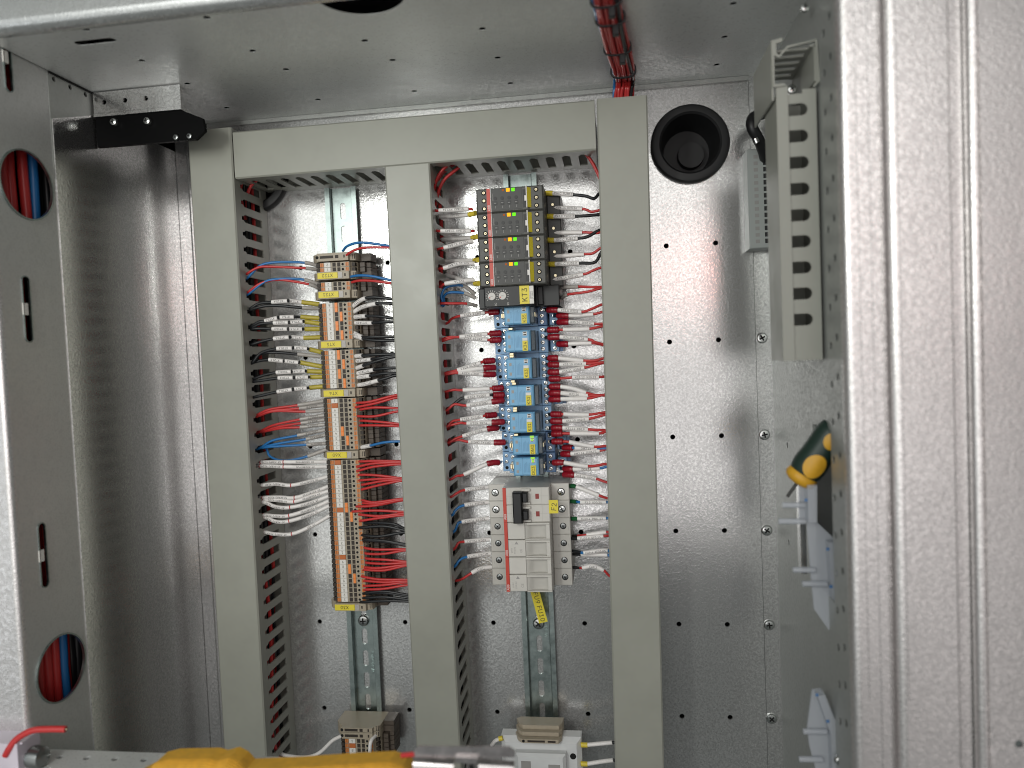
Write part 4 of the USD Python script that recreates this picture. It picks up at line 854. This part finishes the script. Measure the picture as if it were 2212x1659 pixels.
# screwdriver stuck behind the hole strip
t = thing('screwdriver', 'green and yellow handled screwdriver stuck behind the perforated strip', 'screwdriver')
p0, p1 = at(1724, 1040, 180), at(1796, 938, 186); ax = (p1 - p0) / np.linalg.norm(p1 - p0)
sx = np.cross(ax, [0, 1.0, 0]); sx /= np.linalg.norm(sx); sy = np.cross(sx, ax)
def lathe(prof, n=24):
    a = np.arange(n) * 2 * math.pi / n; v = np.vstack([p0 + ax * l + r * (np.cos(a)[:, None] * sx + np.sin(a)[:, None] * sy) for l, r in prof]); f = []
    for i in range(len(prof) - 1):
        for j in range(n): k2 = (j + 1) % n; f += [(i * n + j, i * n + k2, (i + 1) * n + k2), (i * n + j, (i + 1) * n + k2, (i + 1) * n + j)]
    return MB().add(v, f)
obj('handle', lathe([(7, 0.1), (7, 11.0), (10, 12.4), (16, 13.2), (22, 12.8), (30, 12.4), (38, 12.6), (46, 12.8), (52, 11), (55, 7), (56, 0.1)]), 'driver_green', t, smooth=60)
obj('collar', lathe([(-2, 3), (-1, 8), (1, 11.6), (4, 12.8), (7, 12.2), (9, 10.8)]), 'driver_yellow', t, smooth=60)
obj('shaft', MB().tube([p0 - ax * 15, p0 - ax * 0.5], 1.4, 10), 'module_dark', t, smooth=50)
for l, w, hh in ((18.5, 10.0, 8.2), (42, 7.0, 6.4)):
    c0 = p0 + ax * l - sy * 0; front = np.array([0, -1.0, 0]); front = front - ax * np.dot(front, ax); front /= np.linalg.norm(front); lat = np.cross(ax, front)
    v = [c0 + front * 14.3]; n = 20; f = []
    for ring, fr in ((1, 0.5), (2, 1.0)):
        for j in range(n):
            a = 2 * math.pi * j / n; dx, dl = hh * fr * math.sin(a), w * fr * math.cos(a); v.append(c0 + ax * dl + lat * dx + front * (math.sqrt(max(14.2 ** 2 - dx ** 2, 1)) - (0.6 if ring == 2 else 0)))
    for j in range(n): k2 = (j + 1) % n; f += [(0, 1 + j, 1 + k2), (1 + j, 1 + n + j, 1 + n + k2), (1 + j, 1 + n + k2, 1 + k2)]
    obj('grip_pad', MB().add(v, f), 'driver_yellow', t, smooth=60)
# clear plastic barriers
def barrier(label, poly, edge, pegs, holes_, h=182):
    pts = [at(u, v, h) for u, v in poly]; t = thing('plastic_barrier', label, 'insulator', (pts[0][0], h, pts[0][2])); o = np.array([pts[0][0], 0, pts[0][2]])
    shp = Polygon([(p[0] - o[0], p[2] - o[2]) for p in pts]); obj('plate', MB().poly(shp, 0, 2.6), 'acrylic', t, smooth=False)
    e = [at(u, v, h) for u, v in edge]; es_ = Polygon([(p[0] - o[0], p[2] - o[2]) for p in e]); obj('flange', MB().poly(es_, 2.7, 12), 'acrylic', t, smooth=False)
    for u0, u1, v in pegs:
        a, b = at(u0, v, h + 4) - [o[0], 0, o[2]], at(u1, v, h + 4) - [o[0], 0, o[2]]; obj('peg', MB().tube([a + [0, h, 0], b + [0, h, 0]], 2.4, 12), 'acrylic', t, smooth=50)
    for u, v in holes_:
        q = at(u, v, h + 12) - [o[0], 0, o[2]]; obj('square_hole', MB().box(q[0] - 1.2, q[0] + 1.2, 12, 12.3, q[2] - 1.2, q[2] + 1.2), 'socket_navy', t, smooth=False)
barrier('narrow clear plastic barrier directly under the screwdriver', [(1725, 1040), (1755, 1042), (1755, 1121), (1725, 1121)], [(1736, 1042), (1756, 1042), (1756, 1121), (1738, 1121)], ((1690, 1740, 1091), (1682, 1740, 1126)), ((1741, 1080),))
barrier('large pentagonal clear plastic barrier on the right wall', [(1741, 1122), (1757, 1121), (1799, 1161), (1804, 1365), (1794, 1366), (1757, 1314), (1750, 1240)], [(1780, 1164), (1800, 1163), (1804, 1366), (1795, 1366)], ((1713, 1760, 1231), (1733, 1786, 1261)), ((1788, 1186), (1795, 1267)))
barrier('lowest clear plastic barrier, cut off by the bottom of the picture', [(1753, 1488), (1772, 1486), (1798, 1551), (1800, 1700), (1772, 1700), (1747, 1608), (1742, 1571)], [(1757, 1488), (1773, 1486), (1799, 1551), (1800, 1700), (1790, 1700), (1786, 1572)], ((1735, 1786, 1580), (1726, 1776, 1640)), ((1765, 1501), (1788, 1558)))
t = thing('metal_bar', 'shiny ribbed metal bar behind the clear barriers on the right wall', 'metal bar'); a, b = at(1726, 1045, 170), at(1738, 1240, 170); m = MB()
for k in range(5): m.box(a[0] + 0.95 * k, a[0] + 0.95 * k + 0.8, 160, 170 + 0.4 * (k % 2), b[2], a[2], 0.2)
obj('bar', m, 'steel', t, smooth=False)
screw(cab, *[at(1812, 1640, 200)[i] for i in (0, 2)], 200, 4, 'steel', depth=4)

# ================================================================== the lower edge
end_bracket(-101.0, 5, 'plain beige end plate topping the lowest terminal row', ''); end_bracket(-107.2, 7, 'beige end bracket with dark slots on the lowest terminal row', '')
for i, (mk, og) in enumerate((('1', False), ('0', True), ('8', False), ('7', False), ('6', False))): terminal(-113.4 - 5.1 * i, '', f'beige terminal block, {nth(i)} of the lowest row at the picture bottom', mk, og)
def plain_wire(label, pts, mat='sleeve_white', r=2.0, ends=()):
    t = thing('wire', label, 'wire'); obj('insulation', MB().tube(spline([at(*p) for p in pts], 6), r, 8), mat, t, smooth=50)
    for p, q, m2, r2, nm in ends: obj(nm, MB().tube([at(*p), at(*q)], r2, 8), m2, t, smooth=50)
    return t
plain_wire('white wire sagging from the left duct to the lowest terminal row', [(594, 1622, 30), (618, 1632, 40), (660, 1636, 46), (690, 1626, 46), (718, 1600, 44), (737, 1590, 40)])
plain_wire('white wire bending down from the right side of the lowest terminal row', [(812, 1588, 40), (802, 1600, 48), (799, 1618, 50), (799, 1645, 46)])
plain_wire('white wire with yellow ferrule left of the white module', [(1062, 1610, 34), (1070, 1600, 40), (1080, 1596, 42)], 'sleeve_white', 2.0, (((1078, 1596, 42), (1086, 1594, 42), 'ferrule_yellow', 2.6, 'ferrule'),))
plain_wire('upper white sleeved wire with yellow ferrule right of the white module', [(1268, 1609, 42), (1300, 1606, 44), (1323, 1604, 46)], 'sleeve_white', 2.1, (((1255, 1609, 42), (1269, 1609, 42), 'ferrule_yellow', 2.6, 'ferrule'), ((1323, 1604, 46), (1345, 1603, 46), 'wire_black', 1.6, 'bare_end')))
plain_wire('lower white sleeved wire with yellow ferrule right of the white module', [(1268, 1650, 42), (1300, 1645, 44), (1325, 1642, 46)], 'sleeve_white', 2.1, (((1255, 1650, 42), (1269, 1650, 42), 'ferrule_yellow', 2.6, 'ferrule'), ((1325, 1642, 46), (1347, 1641, 46), 'wire_black', 1.6, 'bare_end')))
t = thing('end_plate', 'stack of three beige end plates on the right rail above the white module', 'end bracket', (251, 0, -101.5))
for i, (h1, z) in enumerate(((38, 3), (44, -1.2), (50, -5.6))):
    obj('plate', MB().profile_z([(-22 + i, 20), (-26, h1 - 14), (-22, h1 - 4), (-18, h1), (20, h1), (23, h1 - 6), (24, 20)], z, z + 4.1), 'terminal_beige', t, smooth=False)
obj('slot', MB().box(-12, 6, 49.8, 50.3, -4.6, -2.6).box(9, 17, 49.8, 50.3, -4.6, -2.8), 'slot_brown', t, smooth=False); obj('hole', MB().cyl(-16.2, -3.6, 49.8, 50.3, 1.5, 10), 'dark_hole', t, smooth=False)
t = thing('white_module', 'white plastic module below the beige end plates on the right rail', 'module', (252, 0, -125))
obj('body', MB().box(-42, 42, 26, 44, -40, 20, 5).box(-26, 26, 44.1, 54, -40, 8, 3), 'white_plastic', t, smooth=False)
obj('window', MB().box(-20, -10, 53.8, 54.4, -14, 1).box(8, 20, 53.8, 54.3, -14, -2), 'window_grey', t, smooth=False)
obj('screw_well', MB().cyl(33, 2, 43.8, 44.3, 3.2, 14), 'dark_hole', t, smooth=False)
# perforated ledge at the lower left
lg = sbox(-152, 234, 160, 300)
for x in (-122, -97.5, -72, -46): lg = lg.difference(Point(x - 6, 245).buffer(2.9, 8))
obj('bottom_rail', MB().plane_z(lg, -27, -25).box(-152, 160, 298.5, 300, -60, -27.1), 'zinc_ceiling', cab, smooth=False)
obj('rail_inside', MB().box(-152, 160, 236, 298, -40, -38).box(-152, 160, 234, 235.5, -40, -27.2), 'dark_hole', cab, smooth=False)
t = thing('yellow_tool', 'yellow plastic tool body resting at the bottom edge of the picture', 'tool', (0, 285, 0))
yp = [(290, 1700), (307, 1655), (340, 1638), (357, 1620), (385, 1613), (470, 1611), (488, 1616), (513, 1609), (533, 1619), (547, 1635), (652, 1630), (771, 1622), (851, 1618), (880, 1627), (900, 1645), (908, 1700)]
shp = Polygon([(at(u, v, 266)[0], at(u, v, 266)[2] - 3.0) for u, v in yp]).buffer(-2).buffer(2, 6); m = MB()
steps = [(0, -3.0), (1.2, -1.4), (3, -0.4), (6, 0)]
from shapely import get_coordinates
def dome_of(shape, h0, h1, r):
    ring = np.array(shape.exterior.simplify(0.15).coords)[:-1]; seg = []
    for a in np.linspace(0, math.pi / 2, 7):
        g = shape.buffer(-r * (1 - math.cos(a)) - 1e-3, 6); seg.append((g, h1 - r + r * math.sin(a)))
    mm = MB(); mm.poly(shape, h0, h1 - r)
    for (g0, a0), (g1, a1) in zip(seg, seg[1:]): mm.poly(g1, a0 - 0.01, a1)
    return mm
obj('body', dome_of(shp, -22, 0, 7), 'tool_yellow', t, smooth=30)
t = thing('red_end', 'short red wire end beside the yellow tool', 'wire'); obj('insulation', MB().tube([at(868, 1632, 292), at(907, 1628, 296)], 1.8, 10), 'wire_red', t, smooth=50)
t = thing('lock_bracket', 'bent shiny metal lock plate at the bottom edge of the picture', 'lock plate', (0, 300, 0)); h = 300
a, b, c_, d = at(896, 1637, h), at(905, 1612, h), at(1100, 1614, h), at(1112, 1637, h)
top = Polygon([(a[0], a[2]), (b[0] - 4, b[2] - 3), (b[0], b[2]), (c_[0], c_[2]), (c_[0] + 4, c_[2] - 3), (d[0], d[2])]); obj('back_plate', MB().poly(top, -1.5, 0), 'lock_zinc', t, smooth=False)
z = (a[2] + d[2]) / 2
def fold(u0, u1): x0, x1 = at(u0, 1640, h)[0], at(u1, 1640, h)[0]; pr2 = [(1.2, z)] + [(0 + 6 * math.sin(k) , z - 6 + 6 * math.cos(k)) for k in np.linspace(0.2, math.pi / 2, 6)] + [(6, z - 40), (4.6, z - 40), (4.6, z - 7), (0, z - 1.5)]; return Polygon(pr2), x0, x1
for u0, u1 in ((896, 983), (1036, 1112)):
    g, x0, x1 = fold(u0, u1); obj('folded_edge', MB().plane_x(g, x0, x1), 'lock_zinc', t, smooth=40)
x0, x1 = at(985, 1640, h)[0], at(1034, 1640, h)[0]; obj('latch', MB().box(x0, x1, 0.5, 3, z - 2.5, z + 1.5, 0.5).box(x0 + 8, x1 - 2, -2, 1, z - 26, z - 2.6), 'lock_zinc', t, smooth=False); obj('latch_opening', MB().box(x0 + 9, x1 - 3, 1.1, 1.5, z - 12, z - 4), 'dark_hole', t, smooth=False)
# lower left corner: white clip with its bolt and the red wire end
h = 268; t = thing('white_clip', 'pale lilac plastic clip with a round bolt in the lower left corner', 'clip', (0, h, 0))
a, b = at(36, 1608, h), at(33, 1700, h); obj('clip_body', MB().box(a[0] - 60, a[0], -3, 0, a[2] - 60, a[2], 0.4).box(a[0] - 60, a[0] + 2, -26, -3.1, a[2] - 1.6, a[2]).box(a[0] - 1.5, a[0], -24, -3.1, a[2] - 60, a[2] - 1.7), 'lilac_white', t, smooth=False)
q = at(40, 1633, h - 8); e = at(95, 1640, h - 8); o = np.array([0, h, 0]); d = (at(80, 1635, h - 8) - q); d /= np.linalg.norm(d)
obj('bolt', MB().tube([q + o, q + d * 12 + o], 2.6, 12), 'steel', t, smooth=50); obj('bolt_head', MB().tube([q + d * 11 + o, q + d * 12 + o, q + d * 15 + o, q + d * 22 + o, q + d * 24 + o], [6.5, 8.5, 9.0, 8.0, 5.5], 18), 'steel_dark', t, smooth=40)
t = thing('loose_wire', 'cut red wire end sticking out above the white clip in the lower left corner', 'wire')
p = [at(12, 1632, 268), at(22, 1614, 268), at(38, 1595, 266), at(70, 1578, 264), at(105, 1575, 262), at(142, 1575, 260)]; obj('insulation', MB().tube(spline(p, 6), 2.6, 10), 'wire_red', t, smooth=50)
d = (p[-1] - p[-2]) / np.linalg.norm(p[-1] - p[-2]); obj('copper_end', MB().tube([p[-1], p[-1] + d * 1.2], 1.2, 8), 'brass', t, smooth=50)
UsdGeom.SetStageUpAxis(stage, 'Z'); UsdGeom.SetStageMetersPerUnit(stage, 1.0)
